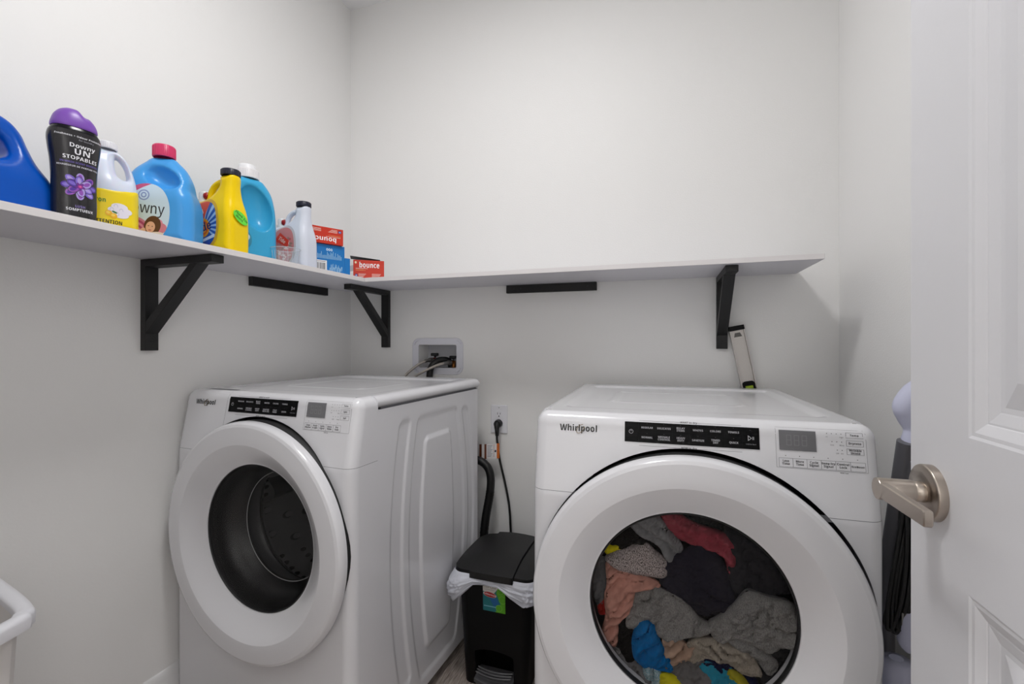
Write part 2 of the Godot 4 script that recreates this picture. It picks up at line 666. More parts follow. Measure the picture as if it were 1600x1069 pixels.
func room() -> void:
	var g := G.new()   # the back wall has an opening for the supply box
	var x0 := 0.374
	var x1 := 0.564
	var y0 := 1.029
	var y1 := 1.134
	for r in [[-0.12, x0, -0.1, ROOM_H + 0.1], [x1, ROOM_W + 0.12, -0.1, ROOM_H + 0.1], [x0, x1, -0.1, y0], [x0, x1, y1, ROOM_H + 0.1]]:
		g.face([Vector3(r[0], r[2], 0), Vector3(r[1], r[2], 0), Vector3(r[1], r[3], 0), Vector3(r[0], r[3], 0)])
		g.face([Vector3(r[1], r[2], -0.12), Vector3(r[0], r[2], -0.12), Vector3(r[0], r[3], -0.12), Vector3(r[1], r[3], -0.12)])
	for s in [[Vector3(x0, y0, 0), Vector3(x1, y0, 0)], [Vector3(x1, y0, 0), Vector3(x1, y1, 0)], [Vector3(x1, y1, 0), Vector3(x0, y1, 0)], [Vector3(x0, y1, 0), Vector3(x0, y0, 0)], [Vector3(-0.12, ROOM_H + 0.1, 0), Vector3(ROOM_W + 0.12, ROOM_H + 0.1, 0)], [Vector3(-0.12, -0.1, 0), Vector3(-0.12, ROOM_H + 0.1, 0)], [Vector3(ROOM_W + 0.12, ROOM_H + 0.1, 0), Vector3(ROOM_W + 0.12, -0.1, 0)]]:
		var d := Vector3(0, 0, -0.12)
		g.face([s[0], s[1], s[1] + d, s[0] + d])
	struct("wall_back", g, M.wall)
	g = G.new()
	slab(g, Vector3(-0.12, -0.1, 0), Vector3(0, ROOM_H + 0.1, 3.6))
	struct("wall_left", g, M.wall)
	g = G.new()
	slab(g, Vector3(ROOM_W, -0.1, 0), Vector3(ROOM_W + 0.12, ROOM_H + 0.1, 3.6))
	struct("wall_right", g, M.wall)
	g = G.new()   # the wall round the doorway the picture is taken from
	slab(g, Vector3(0, 0, ROOM_D), Vector3(0.94, ROOM_H, ROOM_D + 0.11))
	slab(g, Vector3(1.80, 0, ROOM_D), Vector3(ROOM_W, ROOM_H, ROOM_D + 0.11))
	slab(g, Vector3(0.94, 2.06, ROOM_D), Vector3(1.80, ROOM_H, ROOM_D + 0.11))
	struct("wall_front", g, M.wall)
	g = G.new()
	slab(g, Vector3(-0.12, -0.1, 3.5), Vector3(ROOM_W + 0.12, ROOM_H + 0.1, 3.6))
	struct("wall_hall", g, M.wall)
	g = G.new()
	slab(g, Vector3(-0.12, ROOM_H, -0.12), Vector3(ROOM_W + 0.12, ROOM_H + 0.1, 3.6))
	struct("ceiling", g, M.ceiling)
	# the floor: a base with vinyl planks running towards the back wall
	g = G.new()
	slab(g, Vector3(-0.12, -0.1, -0.12), Vector3(ROOM_W + 0.12, -0.004, 3.6))
	var floor_base := struct("floor", g, mat(Color(0.12, 0.11, 0.10), 0.8))
	var grain := noise(0.02, 4, 512, 21)
	var looks := []
	for k in 4:
		var m := mat([Color(0.80, 0.76, 0.73), Color(0.74, 0.70, 0.67), Color(0.84, 0.80, 0.77), Color(0.70, 0.66, 0.63)][k], 0.42)
		var ramp := Gradient.new()
		ramp.set_color(0, Color(0.55, 0.52, 0.5))
		ramp.set_color(1, Color(1.0, 1.0, 1.0))
		var t := noise(0.05, 4, 256, 30 + k)
		t.color_ramp = ramp
		m.albedo_texture = t
		m.uv1_triplanar = true
		m.uv1_scale = Vector3(16, 3, 1.2)
		m.uv1_offset = Vector3(k * 0.37, 0, k * 0.21)
		m.heightmap_enabled = true
		m.heightmap_texture = grain
		m.heightmap_scale = 0.02
		looks.append(m)
	for i in 14:
		var z := -0.01 - fmod(i * 0.47, 1.2)
		var k := 0
		while z < 3.49:
			var za := maxf(z, 0.0)
			var zb := minf(z + 1.2, 3.5)
			var xa := i * 0.146
			var xb := minf(xa + 0.146, ROOM_W)
			if zb - za > 0.02 and xb - xa > 0.01:
				g = G.new()
				g.rbox(Vector3((xa + xb) / 2, -0.003, (za + zb) / 2), Vector3(xb - xa - 0.0012, 0.006, zb - za - 0.0012), 0.001, 1)
				part("plank", g, looks[(i * 3 + k * 5) % 4], floor_base)
			z += 1.2
			k += 1
	# baseboards with a stepped profile
	var prof := PackedVector2Array([Vector2(0, 0), Vector2(0.016, 0), Vector2(0.016, 0.092), Vector2(0.0135, 0.098), Vector2(0.0135, 0.112), Vector2(0.0105, 0.119), Vector2(0.0105, 0.132), Vector2(0.0070, 0.144), Vector2(0.0045, 0.152), Vector2(0, 0.155)])
	g = G.new()
	g.xf = Transform3D(Basis(), Vector3(0, 0.0005, 0.016))
	g.prism(prof, 0, ROOM_D - 0.016)
	struct("baseboard_left", g, M.trim)
	g = G.new()
	g.xf = Transform3D(Basis(Vector3.UP, -PI / 2), Vector3(ROOM_W, 0.0005, 0))
	g.prism(prof, 0, ROOM_W)
	struct("baseboard_back", g, M.trim)
	g = G.new()
	g.xf = Transform3D(Basis(Vector3.UP, PI), Vector3(ROOM_W, 0.0005, ROOM_D))
	g.prism(prof, 0, ROOM_D - 0.016)
	struct("baseboard_right", g, M.trim)
	the_door()

func the_door() -> void:
	# an open panelled door, its hinges near the camera and its free edge in the room
	var root := Node3D.new()
	root.name = "door_1"
	add_child(root, true)
	tag(root, "white moulded panel door standing open with a brushed nickel lever", "", "", "structure")
	root.position = Vector3(1.7445, 0.012, 1.094)
	root.rotation.y = deg_to_rad(1.3)
	# local: x into the door's thickness, y up, z along the door from the free edge to the hinges
	var w := 0.762
	var h := 2.03
	var t := 0.035
	var panels := [[0.115, 0.345, 1.032, 1.90], [0.417, 0.647, 1.032, 1.90], [0.115, 0.345, 0.235, 0.863], [0.417, 0.647, 0.235, 0.863]]
	var g := G.new()
	var zs := [0.0, 0.115, 0.345, 0.417, 0.647, w]
	var ys := [0.0, 0.235, 0.863, 1.032, 1.90, h]
	for side in [0.0, t]:
		for i in 5:
			for j in 5:
				if (i == 1 or i == 3) and (j == 1 or j == 3):
					continue
				g.face([Vector3(side, ys[j], zs[i]), Vector3(side, ys[j], zs[i + 1]), Vector3(side, ys[j + 1], zs[i + 1]), Vector3(side, ys[j + 1], zs[i])] if side == 0.0 else [Vector3(side, ys[j], zs[i + 1]), Vector3(side, ys[j], zs[i]), Vector3(side, ys[j + 1], zs[i]), Vector3(side, ys[j + 1], zs[i + 1])])
	for q in [[Vector3(0, 0, 0), Vector3(0, h, 0), Vector3(t, h, 0), Vector3(t, 0, 0)], [Vector3(0, 0, w), Vector3(t, 0, w), Vector3(t, h, w), Vector3(0, h, w)], [Vector3(0, h, 0), Vector3(0, h, w), Vector3(t, h, w), Vector3(t, h, 0)], [Vector3(0, 0, 0), Vector3(t, 0, 0), Vector3(t, 0, w), Vector3(0, 0, w)]]:
		g.face(q)
	part("door_leaf", g, M.door, root)
	# each panel: an ogee moulding stepping down, a flat channel and a raised field
	var prof := [[0.0, 0.0], [0.003, 0.0014], [0.007, 0.0016], [0.017, 0.0058], [0.018, 0.0066], [0.020, 0.0066], [0.030, 0.0088], [0.032, 0.0094], [0.037, 0.0094], [0.0375, 0.0094], [0.063, 0.0036], [0.064, 0.0034]]
	for p in panels:
		for side in [0, 1]:
			g = G.new()
			var x0 := 0.0 if side == 0 else t
			var sg := 1.0 if side == 0 else -1.0
			for k in prof.size() - 1:
				var a: Array = prof[k]
				var b: Array = prof[k + 1]
				var ra := [Vector2(p[0] + a[0], p[2] + a[0]), Vector2(p[1] - a[0], p[2] + a[0]), Vector2(p[1] - a[0], p[3] - a[0]), Vector2(p[0] + a[0], p[3] - a[0])]
				var rb := [Vector2(p[0] + b[0], p[2] + b[0]), Vector2(p[1] - b[0], p[2] + b[0]), Vector2(p[1] - b[0], p[3] - b[0]), Vector2(p[0] + b[0], p[3] - b[0])]
				for e in 4:
					var f := (e + 1) % 4
					var q := [Vector3(x0 + sg * a[1], ra[e].y, ra[e].x), Vector3(x0 + sg * a[1], ra[f].y, ra[f].x), Vector3(x0 + sg * b[1], rb[f].y, rb[f].x), Vector3(x0 + sg * b[1], rb[e].y, rb[e].x)]
					if side == 1:
						q.reverse()
					g.face(q)
			var l: Array = prof[prof.size() - 1]
			var q2 := [Vector3(x0 + sg * l[1], p[2] + l[0], p[0] + l[0]), Vector3(x0 + sg * l[1], p[2] + l[0], p[1] - l[0]), Vector3(x0 + sg * l[1], p[3] - l[0], p[1] - l[0]), Vector3(x0 + sg * l[1], p[3] - l[0], p[0] + l[0])]
			if side == 1:
				q2.reverse()
			g.face(q2)
			part("door_panel", g, M.door, root)
	# the lever
	var hy := 0.9518
	var hz := 0.049
	var face_out := Transform3D(Basis(Vector3.BACK, PI / 2), Vector3(0, hy, hz))   # y of the lathe points to -x
	g = G.new()
	g.xf = face_out
	g.lathe([Vector2(0.0001, 0.0105), Vector2(0.0315, 0.0105), Vector2(0.0332, 0.0095), Vector2(0.0336, 0.0085), Vector2(0.0336, 0.0)], 48)
	var ro := part("door_handle", g, M.nickel, root)
	g = G.new()
	g.xf = face_out
	g.lathe([Vector2(0.0125, 0.0105), Vector2(0.0125, 0.019), Vector2(0.0118, 0.0196), Vector2(0.0118, 0.0204), Vector2(0.0135, 0.0206), Vector2(0.0135, 0.056), Vector2(0.0128, 0.0572), Vector2(0.0001, 0.0572)], 32)
	part("lever_hub", g, M.nickel, ro)
	g = G.new()
	var pr := PackedVector2Array()
	for q in [[-0.0110, -0.0100], [0.102, -0.0088], [0.104, -0.0068], [0.104, 0.0068], [0.102, 0.0088], [-0.0110, 0.0100]]:
		pr.append(Vector2(q[0], q[1]))
	g.xf = Transform3D(Basis(Vector3.UP, -PI / 2), Vector3(-0.0525, hy, hz))   # prism x runs along z
	g.prism(pr, -0.0045, 0.0045, 0.0012)
	part("lever", g, M.nickel, ro)

# ------------------------------------------------------------------ the machines
const CY := 0.585      # height of the door's centre
const HOLE := 0.334

func console_profile(v: float) -> Vector3:   # (height, front, inset) along the console's profile
	if v < 0.80:
		return Vector3(v, 0.03, 0.0)
	if v < 0.955:
		var t := (v - 0.80) / 0.155
		return Vector3(v, lerpf(0.03, 0.001, t), 0.0)
	if v < 1.0021:
		var a := (v - 0.955) / 0.03
		return Vector3(0.955 + 0.029 * sin(a), 0.001, 0.03 * (1.0 - cos(a)))
	return Vector3(0.984, 0.001, 0.03 + v - 1.0021)

func front(s: float, v: float) -> Vector3:   # s runs round the front from side to side
	var q := console_profile(v)
	var sg := signf(s)
	var a := absf(s)
	var rc := maxf(0.03 - q.z, 0.002)
	if a <= 0.313:
		return Vector3(s, q.x, q.y - q.z)
	var quarter := 0.03 * PI / 2
	if a <= 0.313 + quarter:
		var an := (a - 0.313) / 0.03
		var cx := 0.343 - q.z - rc
		return Vector3(sg * (cx + rc * sin(an)), q.x, q.y - q.z - rc + rc * cos(an))
	var t := (a - 0.313 - quarter) / 0.075
	return Vector3(sg * (0.343 - q.z), q.x, lerpf(q.y - q.z - rc, -0.075, t))

func emboss(p: Vector2) -> float:   # ribs pressed into the side panels: p.x from the front, p.y height
	var h := 0.0
	var bow := 1.0 - pow((p.y - 0.5) / 0.4, 2)
	for r in [[0.180, 0.235, 0.10, 0.895, -0.047, -0.047, -0.0042], [0.275, 0.520, 0.06, 0.895, -0.050, 0.055, -0.0042], [0.332, 0.462, 0.14, 0.822, -0.044, 0.034, 0.0062], [0.556, 0.600, 0.10, 0.888, 0.055, 0.055, -0.0042]]:
		var a: float = r[0] + r[4] * bow
		var b: float = r[1] + r[5] * bow
		var rr := 0.018
		var q := Vector2(absf(p.x - (a + b) * 0.5) - (b - a) * 0.5 + rr, absf(p.y - (r[2] + r[3]) * 0.5) - (r[3] - r[2]) * 0.5 + rr)
		var d := Vector2(maxf(q.x, 0.0), maxf(q.y, 0.0)).length() + minf(maxf(q.x, q.y), 0.0) - rr
		h += r[6] * smoothstep(0.005, -0.005, d)
	return h

func machine(called: String, label: String, category: String, at: Vector3, turn: float, lift: float, dryer: bool, door_shift := 0.0) -> Node3D:
	var t := thing(called, label, category, at, turn)
	var back := -0.724 if dryer else -0.69
	var up := Transform3D(Basis(), Vector3(0, lift, 0))
	var ss := []
	for k in lin(-0.435, -0.3601, 4): ss.append(k)
	for k in lin(-0.353, -0.318, 6): ss.append(k)
	for k in lin(-0.313, 0.313, 44): ss.append(k)
	for k in lin(0.318, 0.353, 6): ss.append(k)
	for k in lin(0.3601, 0.435, 4): ss.append(k)
	var at_front := func(p: Vector2) -> Vector3: return front(p.x, p.y)
	var hole := func(p: Vector2) -> float: return (p - Vector2(0, CY)).length() - HOLE
	# lower front
	var g := G.new()
	g.xf = up
	lay(g, clip_grid(ss, lin(0.03, 0.8076, 56), hole), at_front)
	# a lip turned in round the door opening
	g.grid(lin(0, TAU, 96), [0.0, 1.0], func(u, v):
		var c := Vector2(cos(u), sin(u)) * HOLE + Vector2(0, CY)
		return front(c.x, c.y) + Vector3(0, 0, -0.02 * v), -1.0)
	part("front_panel", g, M.white, t)
	# console
	g = G.new()
	g.xf = up
	var vs := lin(0.8085, 0.955, 14)
	for k in lin(0.955, 1.0021, 8).slice(1): vs.append(k)
	lay(g, clip_grid(ss, vs, hole), at_front)
	g.grid(lin(-0.3132, 0.3132, 8), [-0.0288, -0.0730], func(x, z): return Vector3(x, 0.984, z), 1.0)
	var console := part("console", g, M.white, t)
	# dark seam behind the two, and the gasket in the opening
	for s in [-1.0, 1.0]:
		g = G.new()
		g.xf = up
		g.grid(lin(0.2, 0.434, 20), [0.800, 0.812], func(a, v): return front(s * a, v) - Vector3(0.0016 * s if a > 0.34 else 0.0, 0, 0.0016 if a < 0.36 else 0.0))
		part("panel_seam", g, M.seam, t)
	g = G.new()
	g.xf = up * Transform3D(Basis(Vector3.RIGHT, PI / 2), Vector3(door_shift * 0.5, CY, 0))
	g.lathe([Vector2(0.21, 0.0), Vector2(0.325, 0.0), Vector2(0.3265, 0.004), Vector2(0.3265, 0.036), Vector2(0.318, 0.043), Vector2(0.25, 0.045)], 72)
	part("door_gasket", g, M.rubber, t)
	# sides, back, underside, top
	for s in [-1.0, 1.0]:
		g = G.new()
		g.xf = up
		g.grid(lin(0.0765, -back, 130), lin(0.022, 0.946, 130), func(u, v): return Vector3(s * (0.341 + emboss(Vector2(u, v))), v, -u), s)
		part("side_panel", g, M.white, t)
	g = G.new()
	g.xf = up
	g.face([Vector3(0.341, 0.03, back), Vector3(-0.341, 0.03, back), Vector3(-0.341, 0.95, back), Vector3(0.341, 0.95, back)])
	g.face([Vector3(-0.341, 0.03, back), Vector3(0.341, 0.03, back), Vector3(0.341, 0.03, 0.02), Vector3(-0.341, 0.03, 0.02)])
	part("back_panel", g, M.white, t)
	g = G.new()
	g.xf = up
	var us := []
	for k in lin(0.0, 1.0, 10): us.append(-1.0 - (1.0 - k))       # rounded left edge
	for k in lin(-0.94, 0.94, 52): us.append(k)
	for k in lin(0.0, 1.0, 10): us.append(1.0 + k)
	var recess := func(x: float, z: float) -> float:
		var q := Vector2(absf(x) - 0.285, absf(z - (back - 0.045) * 0.5) - (-back - 0.155) * 0.5)
		var d := Vector2(maxf(q.x + 0.02, 0), maxf(q.y + 0.02, 0)).length() + minf(maxf(q.x + 0.02, q.y + 0.02), 0.0) - 0.02
		var r := -0.0055 * smoothstep(0.004, -0.012, d)
		var e := Vector2(absf(x + 0.02) - 0.17, absf(z - back * 0.55) - 0.14)
		var de := Vector2(maxf(e.x + 0.03, 0), maxf(e.y + 0.03, 0)).length() + minf(maxf(e.x + 0.03, e.y + 0.03), 0.0) - 0.03
		return r + (0.0022 * smoothstep(0.003, -0.003, de) - 0.0022 * smoothstep(-0.008, -0.014, de))
	g.grid(us, lin(-0.0722, back - 0.012, 64), func(u, z):
		var a := absf(u)
		if a <= 1.0:
			var x: float = u * 0.318
			return Vector3(x, 0.984 + recess.call(x, z), z)
		var an := (a - 1.0) * PI * 0.8
		return Vector3(signf(u) * (0.318 + 0.027 * sin(an)), 0.9655 + 0.0185 * cos(an), z), 1.0)
	var row := []
	for u in us: row.append(g.v[row.size()] * Vector3(1, 1, 1) - Vector3(0, lift, 0))
	for i in row.size() - 1:   # close its front end
		g.face([row[i], row[i + 1], Vector3(0, 0.955, row[i].z)])
	g.face([Vector3(0.335, 0.95, back - 0.012), Vector3(-0.335, 0.95, back - 0.012), Vector3(-0.32, 0.984, back - 0.012), Vector3(0.32, 0.984, back - 0.012)])
	part("top_panel", g, M.white, t)
	g = G.new()
	g.xf = up
	g.rbox(Vector3(0, 0.948, (back - 0.09) / 2), Vector3(0.674, 0.008, -back - 0.1), 0.001, 1)
	part("top_seam", g, M.seam, t)
	for sx in [-0.28, 0.28]:
		for z in [-0.06, back + 0.06]:
			g = G.new()
			g.xf = Transform3D(Basis(), Vector3(sx, 0, z))
			g.lathe([Vector2(0.0001, 0), Vector2(0.024, 0), Vector2(0.024, 0.012), Vector2(0.009, 0.014), Vector2(0.009, 0.031 + lift), Vector2(0.0001, 0.031 + lift)], 20)
			part("foot", g, M.rubber, t)
	machine_door(t, lift, dryer, door_shift)
	machine_controls(t, console, lift, dryer)
	return t

func machine_door(t: Node3D, lift: float, dryer: bool, shift: float) -> void:
	var zf := Transform3D(Basis(Vector3.RIGHT, PI / 2), Vector3(shift, CY + lift, 0))   # lathe height runs towards the front
	var g := G.new()
	g.xf = zf
	var ring := [Vector2(0.2045, 0.0), Vector2(0.2045, 0.030), Vector2(0.2055, 0.033), Vector2(0.2075, 0.0342)]
	for k in lin(0, 1, 6):
		ring.append(Vector2(lerpf(0.2085, 0.2655, k), 0.0345 + 0.0385 * (0.85 * k + 0.15 * k * (2.0 - k))))
	ring.append_array([Vector2(0.2672, 0.0738), Vector2(0.269, 0.074), Vector2(0.290, 0.0738), Vector2(0.3155, 0.0722)])
	for k in lin(PI / 6, PI / 2, 7):
		ring.append(Vector2(0.3165 + 0.0125 * sin(k), 0.0520 + 0.0200 * cos(k)))
	ring.append_array([Vector2(0.329, 0.045), Vector2(0.3255, 0.0425), Vector2(0.25, 0.0425)])
	g.lathe(ring, 160, 0.955)
	var door := part("door", g, M.white, t)
	g = G.new()
	g.xf = zf
	g.lathe([Vector2(0.2046, 0.0305), Vector2(0.2025, 0.0325), Vector2(0.2005, 0.0305), Vector2(0.2005, 0.020)], 96)
	part("window_bezel", g, M.rubber, door)
	g = G.new()
	g.xf = zf
	g.lathe([Vector2(0.2006, 0.0285), Vector2(0.15, 0.0315), Vector2(0.08, 0.0335), Vector2(0.0001, 0.0340)], 96)
	part("window", g, M.glass if dryer else M.glass_clear, door)
	if dryer:
		g = G.new()
		g.xf = zf
		g.lathe([Vector2(0.204, 0.018), Vector2(0.208, -0.01), Vector2(0.232, -0.03)], 64)
		part("door_liner", g, M.tub, door)
		g = G.new()
		g.xf = zf
		g.lathe([Vector2(0.232, -0.03), Vector2(0.29, -0.035), Vector2(0.29, -0.55), Vector2(0.0001, -0.56)], 64)
		part("drum", g, mat(Color(0.36, 0.36, 0.37), 0.45, 0.3), t)
		return
	# the washer: a deep glass bowl in the door, a boot, and a perforated steel drum
	g = G.new()
	g.xf = zf
	g.lathe([Vector2(0.2, 0.022), Vector2(0.197, 0.0), Vector2(0.188, -0.03), Vector2(0.180, -0.036), Vector2(0.172, -0.050), Vector2(0.162, -0.062), Vector2(0.160, -0.068)], 72)
	part("bowl_rim", g, M.tub, door)
	g = G.new()
	g.xf = zf
	g.lathe([Vector2(0.161, -0.066), Vector2(0.155, -0.085), Vector2(0.142, -0.105), Vector2(0.10, -0.118), Vector2(0.0001, -0.122)], 72)
	part("glass_bowl", g, M.bowl, door)
	g = G.new()
	g.xf = zf
	var arc := []
	for k in lin(0, TAU, 72):
		arc.append(Vector3(0.1625 * cos(k), -0.062, 0.1625 * sin(k)))
	g.tube(arc, 0.0013, 6, false)
	part("bowl_edge", g, mat(Color(0.75, 0.75, 0.76), 0.2), door)  # bright line along the glass edge, drawn as a pale ring
	g = G.new()
	g.xf = zf
	var boot := [Vector2(0.21, -0.01), Vector2(0.205, -0.05), Vector2(0.214, -0.07), Vector2(0.204, -0.085), Vector2(0.212, -0.10), Vector2(0.196, -0.115), Vector2(0.19, -0.128), Vector2(0.198, -0.14), Vector2(0.215, -0.145)]
	g.lathe(boot, 72)
	part("boot_seal", g, M.grey_rubber, t)
	# drum
	var im := pic(1024, 512, Color(0.60, 0.60, 0.61))
	for j in 14:
		for i in 56:
			var c := Vector2((i + 0.5 * (j % 2)) * 1024.0 / 56.0 + 4, 20 + j * 34.0)
			if (i / 7) % 2 == 0:
				oval(im, c, 4.6, 4.6, Color(0.03, 0.03, 0.03))
			elif (i + j) % 3 == 0:
				oval(im, c, 8.0, 9.0, Color(0.40, 0.40, 0.41))  # dimple with the shade of its rim painted into the texture
				oval(im, c + Vector2(0, 2.5), 6.5, 6.5, Color(0.64, 0.64, 0.65))
	var drum_m := printed(im, 0.3, false, false)
	drum_m.metallic = 0.35
	drum_m.texture_repeat = true
	g = G.new()
	g.xf = zf
	g.lathe([Vector2(0.205, -0.150), Vector2(0.238, -0.165), Vector2(0.245, -0.19), Vector2(0.245, -0.50), Vector2(0.235, -0.515)], 72)
	var drum := part("drum", g, drum_m, t)
	g = G.new()
	g.xf = zf
	var plate := [Vector2(0.236, -0.515), Vector2(0.20, -0.52), Vector2(0.195, -0.512), Vector2(0.13, -0.505), Vector2(0.125, -0.497), Vector2(0.06, -0.495), Vector2(0.0001, -0.495)]
	g.lathe(plate, 60)
	part("drum_back", g, M.steel, drum)
	for k in 3:
		g = G.new()
		g.xf = zf * Transform3D(Basis(Vector3.UP, TAU * k / 3.0 + 0.9), Vector3())
		g.grid(lin(-1, 1, 12), lin(0, 1, 10), func(u, v): return Vector3(0.246 - 0.05 * (1.0 - u * u) * (1.0 - 0.25 * v), -0.19 - 0.30 * v, 0.045 * u * (1.0 - 0.2 * v)))
		part("drum_paddle", g, M.tub, drum)

func on_console(g: G, s0: float, s1: float, v0: float, v1: float, out: float, nu := 16, nv := 8) -> void:
	g.grid(lin(s0, s1, nu), lin(v0, v1, nv), func(s, v): return front(s, v) + Vector3(0, 0.18, 0.98) * out)

func machine_controls(t: Node3D, console: Node3D, lift: float, dryer: bool) -> void:
	var up := Transform3D(Basis(), Vector3(0, lift, 0))
	var g := G.new()
	# black touch strip
	var w := 2400
	var h := 396
	var im := pic(w, h, Color(0.035, 0.035, 0.04))
	var soft := Color(0.13, 0.13, 0.14)
	var ink := Color(0.80, 0.80, 0.82)
	im.fill_rect(Rect2i(252, 0, 5, h), Color(0.01, 0.01, 0.01))
	var xs := [425.0, 740.0, 1045.0, 1355.0, 1660.0, 1970.0]
	for k in 5:
		im.fill_rect(Rect2i(int((xs[k] + xs[k + 1]) / 2), 20, 3, h - 40), soft)
	im.fill_rect(Rect2i(257, h / 2, 1860, 3), soft)
	im.fill_rect(Rect2i(2112, 10, 3, h - 20), soft)
	var tops := ["REGULAR", "DELICATES", "BULKY|ITEMS", "WHITES", "COLORS", "TOWELS"]
	var lows := ["NORMAL", "WRINKLE|CONTROL", "HEAVY|DUTY", "SANITIZE", "TIMED|DRY", "QUICK"]
	if not dryer:
		lows = ["NORMAL", "WRINKLE|CONTROL", "HEAVY|DUTY", "SANITIZE|WITH OXI", "COLD|WASH", "QUICK"]
	for k in 6:
		for r in 2:
			var words: PackedStringArray = ([tops, lows][r][k] as String).split("|")
			for i in words.size():
				text2(im, words[i], Vector2(xs[k], [112.0, 300.0][r] + (i - (words.size() - 1) * 0.5) * 46), 50, ink, true)
			oval(im, Vector2(xs[k], [30.0, 222.0][r]), 8, 5, Color(0.35, 0.35, 0.36))
	oval(im, Vector2(122, 196), 42, 42, ink)
	oval(im, Vector2(122, 196), 34, 34, Color(0.035, 0.035, 0.04))
	im.fill_rect(Rect2i(112, 145, 20, 56), Color(0.035, 0.035, 0.04))
	im.fill_rect(Rect2i(118, 152, 8, 44), ink)
	poly2(im, PackedVector2Array([Vector2(2210, 150), Vector2(2275, 200), Vector2(2210, 250)]), ink)
	poly2(im, PackedVector2Array([Vector2(2219, 168), Vector2(2260, 200), Vector2(2219, 232)]), Color(0.035, 0.035, 0.04))
	im.fill_rect(Rect2i(2284, 172, 8, 56), ink)
	im.fill_rect(Rect2i(2302, 172, 8, 56), ink)
	text2(im, "Hold to Start", Vector2(2258, 310), 30, ink)
	oval(im, Vector2(2250, 50), 9, 5, Color(0.35, 0.35, 0.36))
	g.xf = up
	on_console(g, -0.1355, 0.1335, 0.9262, 0.9702, 0.0012, 24, 6)
	var strip_m := printed(im, 0.22)
	strip_m.metallic_specular = 0.22
	part("control_strip", g, strip_m, console)
	# display window
	im = pic(600, 360, Color(0.47, 0.47, 0.48))
	for k in 3:
		var x := 120 + k * 125
		for seg in [[0, 0, 84, 12], [0, 88, 84, 12], [0, 176, 84, 12], [0, 6, 12, 88], [72, 6, 12, 88], [0, 94, 12, 88], [72, 94, 12, 88]]:
			im.fill_rect(Rect2i(x + seg[0], 86 + seg[1], seg[2], seg[3]), Color(0.53, 0.53, 0.54))
	g = G.new()
	g.xf = up
	on_console(g, 0.1690, 0.2342, 0.9290, 0.9690, 0.0012, 6, 4)
	part("display", g, printed(im, 0.18), console)
	# printed legends: clear film with lines, words and dots
	var ppm := 9000.0
	var film := func(s0: float, s1: float, v0: float, v1: float) -> Array:
		return [pic(int((s1 - s0) * ppm), int((v1 - v0) * ppm), Color(0.25, 0.25, 0.27, 0.0)), s0, v1]
	var dark := Color(0.13, 0.13, 0.15, 1.0)
	var grey := Color(0.45, 0.45, 0.47, 1.0)
	var f: Array = film.call(0.158, 0.326, 0.884, 0.980)
	im = f[0]
	var P := func(s: float, v: float) -> Vector2: return Vector2((s - 0.158) * ppm, (0.980 - v) * ppm)
	var R := func(s0: float, v1: float, s1: float, v0: float) -> Rect2i:
		var a := Vector2((s0 - 0.158) * ppm, (0.980 - v1) * ppm)
		return Rect2i(int(a.x), int(a.y), int((s1 - s0) * ppm), int((v1 - v0) * ppm))
	frame2(im, R.call(0.163, 0.9755, 0.319, 0.895), 4, Color(0.55, 0.55, 0.57, 1))
	var names := ["Less|Time", "More|Time", "Cycle|Signal", "Damp Dry|Signal", "Control|Lock", "EcoBoost"]
	var sides := ["Temp", "Dryness", "Wrinkle|Shield"]
	var dots := [4, 3, 2]
	var ends := [["Air", "High"], ["Less", "More"], ["Off", "On"]]
	var row_end := 0.3145
	if not dryer:
		names = ["Clean|Washer", "Drain|& Spin", "Cycle|Signal", "Extra|Rinse", "Pre|Soak"]
		sides = ["Temp", "Spin", "Soil"]
		dots = [4, 4, 3]
		ends = [["Cold", "Hot"], ["Off", "High"], ["Light", "Heavy"]]
		row_end = 0.2905
	var cell: float = (row_end - 0.1675) / names.size()
	for k in names.size():
		frame2(im, R.call(0.1675 + cell * k, 0.9140, 0.1675 + cell * (k + 1) + 0.0004, 0.8968), 4, grey)
		var words: PackedStringArray = names[k].split("|")
		for i in words.size():
			text2(im, words[i], P.call(0.1675 + cell * (k + 0.5), 0.9054 - (i - (words.size() - 1) * 0.5) * 0.0056), 52 if words[i].length() < 8 else 44, dark, true)
		oval(im, P.call(0.1675 + cell * (k + 0.5), 0.9186), 7, 7, dark)
	text2(im, "Hold 3 sec", P.call(0.279 if dryer else 0.244, 0.8925), 26, dark, true)
	for k in 3:
		var y := 0.9643 - 0.0157 * k
		frame2(im, R.call(0.2855, y + 0.0056, 0.3140, y - 0.0056), 4, grey)
		var words: PackedStringArray = sides[k].split("|")
		for i in words.size():
			text2(im, words[i], P.call(0.29975, y - (i - (words.size() - 1) * 0.5) * 0.0054), 50, dark, true)
		for i in dots[k]:
			oval(im, P.call(0.2778 - 0.0081 * i, y + 0.002), 7, 7, dark)
		text2(im, ends[k][1], P.call(0.2778, y - 0.0045), 30, grey)
		text2(im, ends[k][0], P.call(0.2778 - 0.0081 * (dots[k] - 1), y - 0.0045), 30, grey)
	g = G.new()
	g.xf = up
	on_console(g, 0.158, 0.326, 0.884, 0.980, 0.0005, 16, 8)
	part("button_legends", g, printed(im, 0.3, true), console)
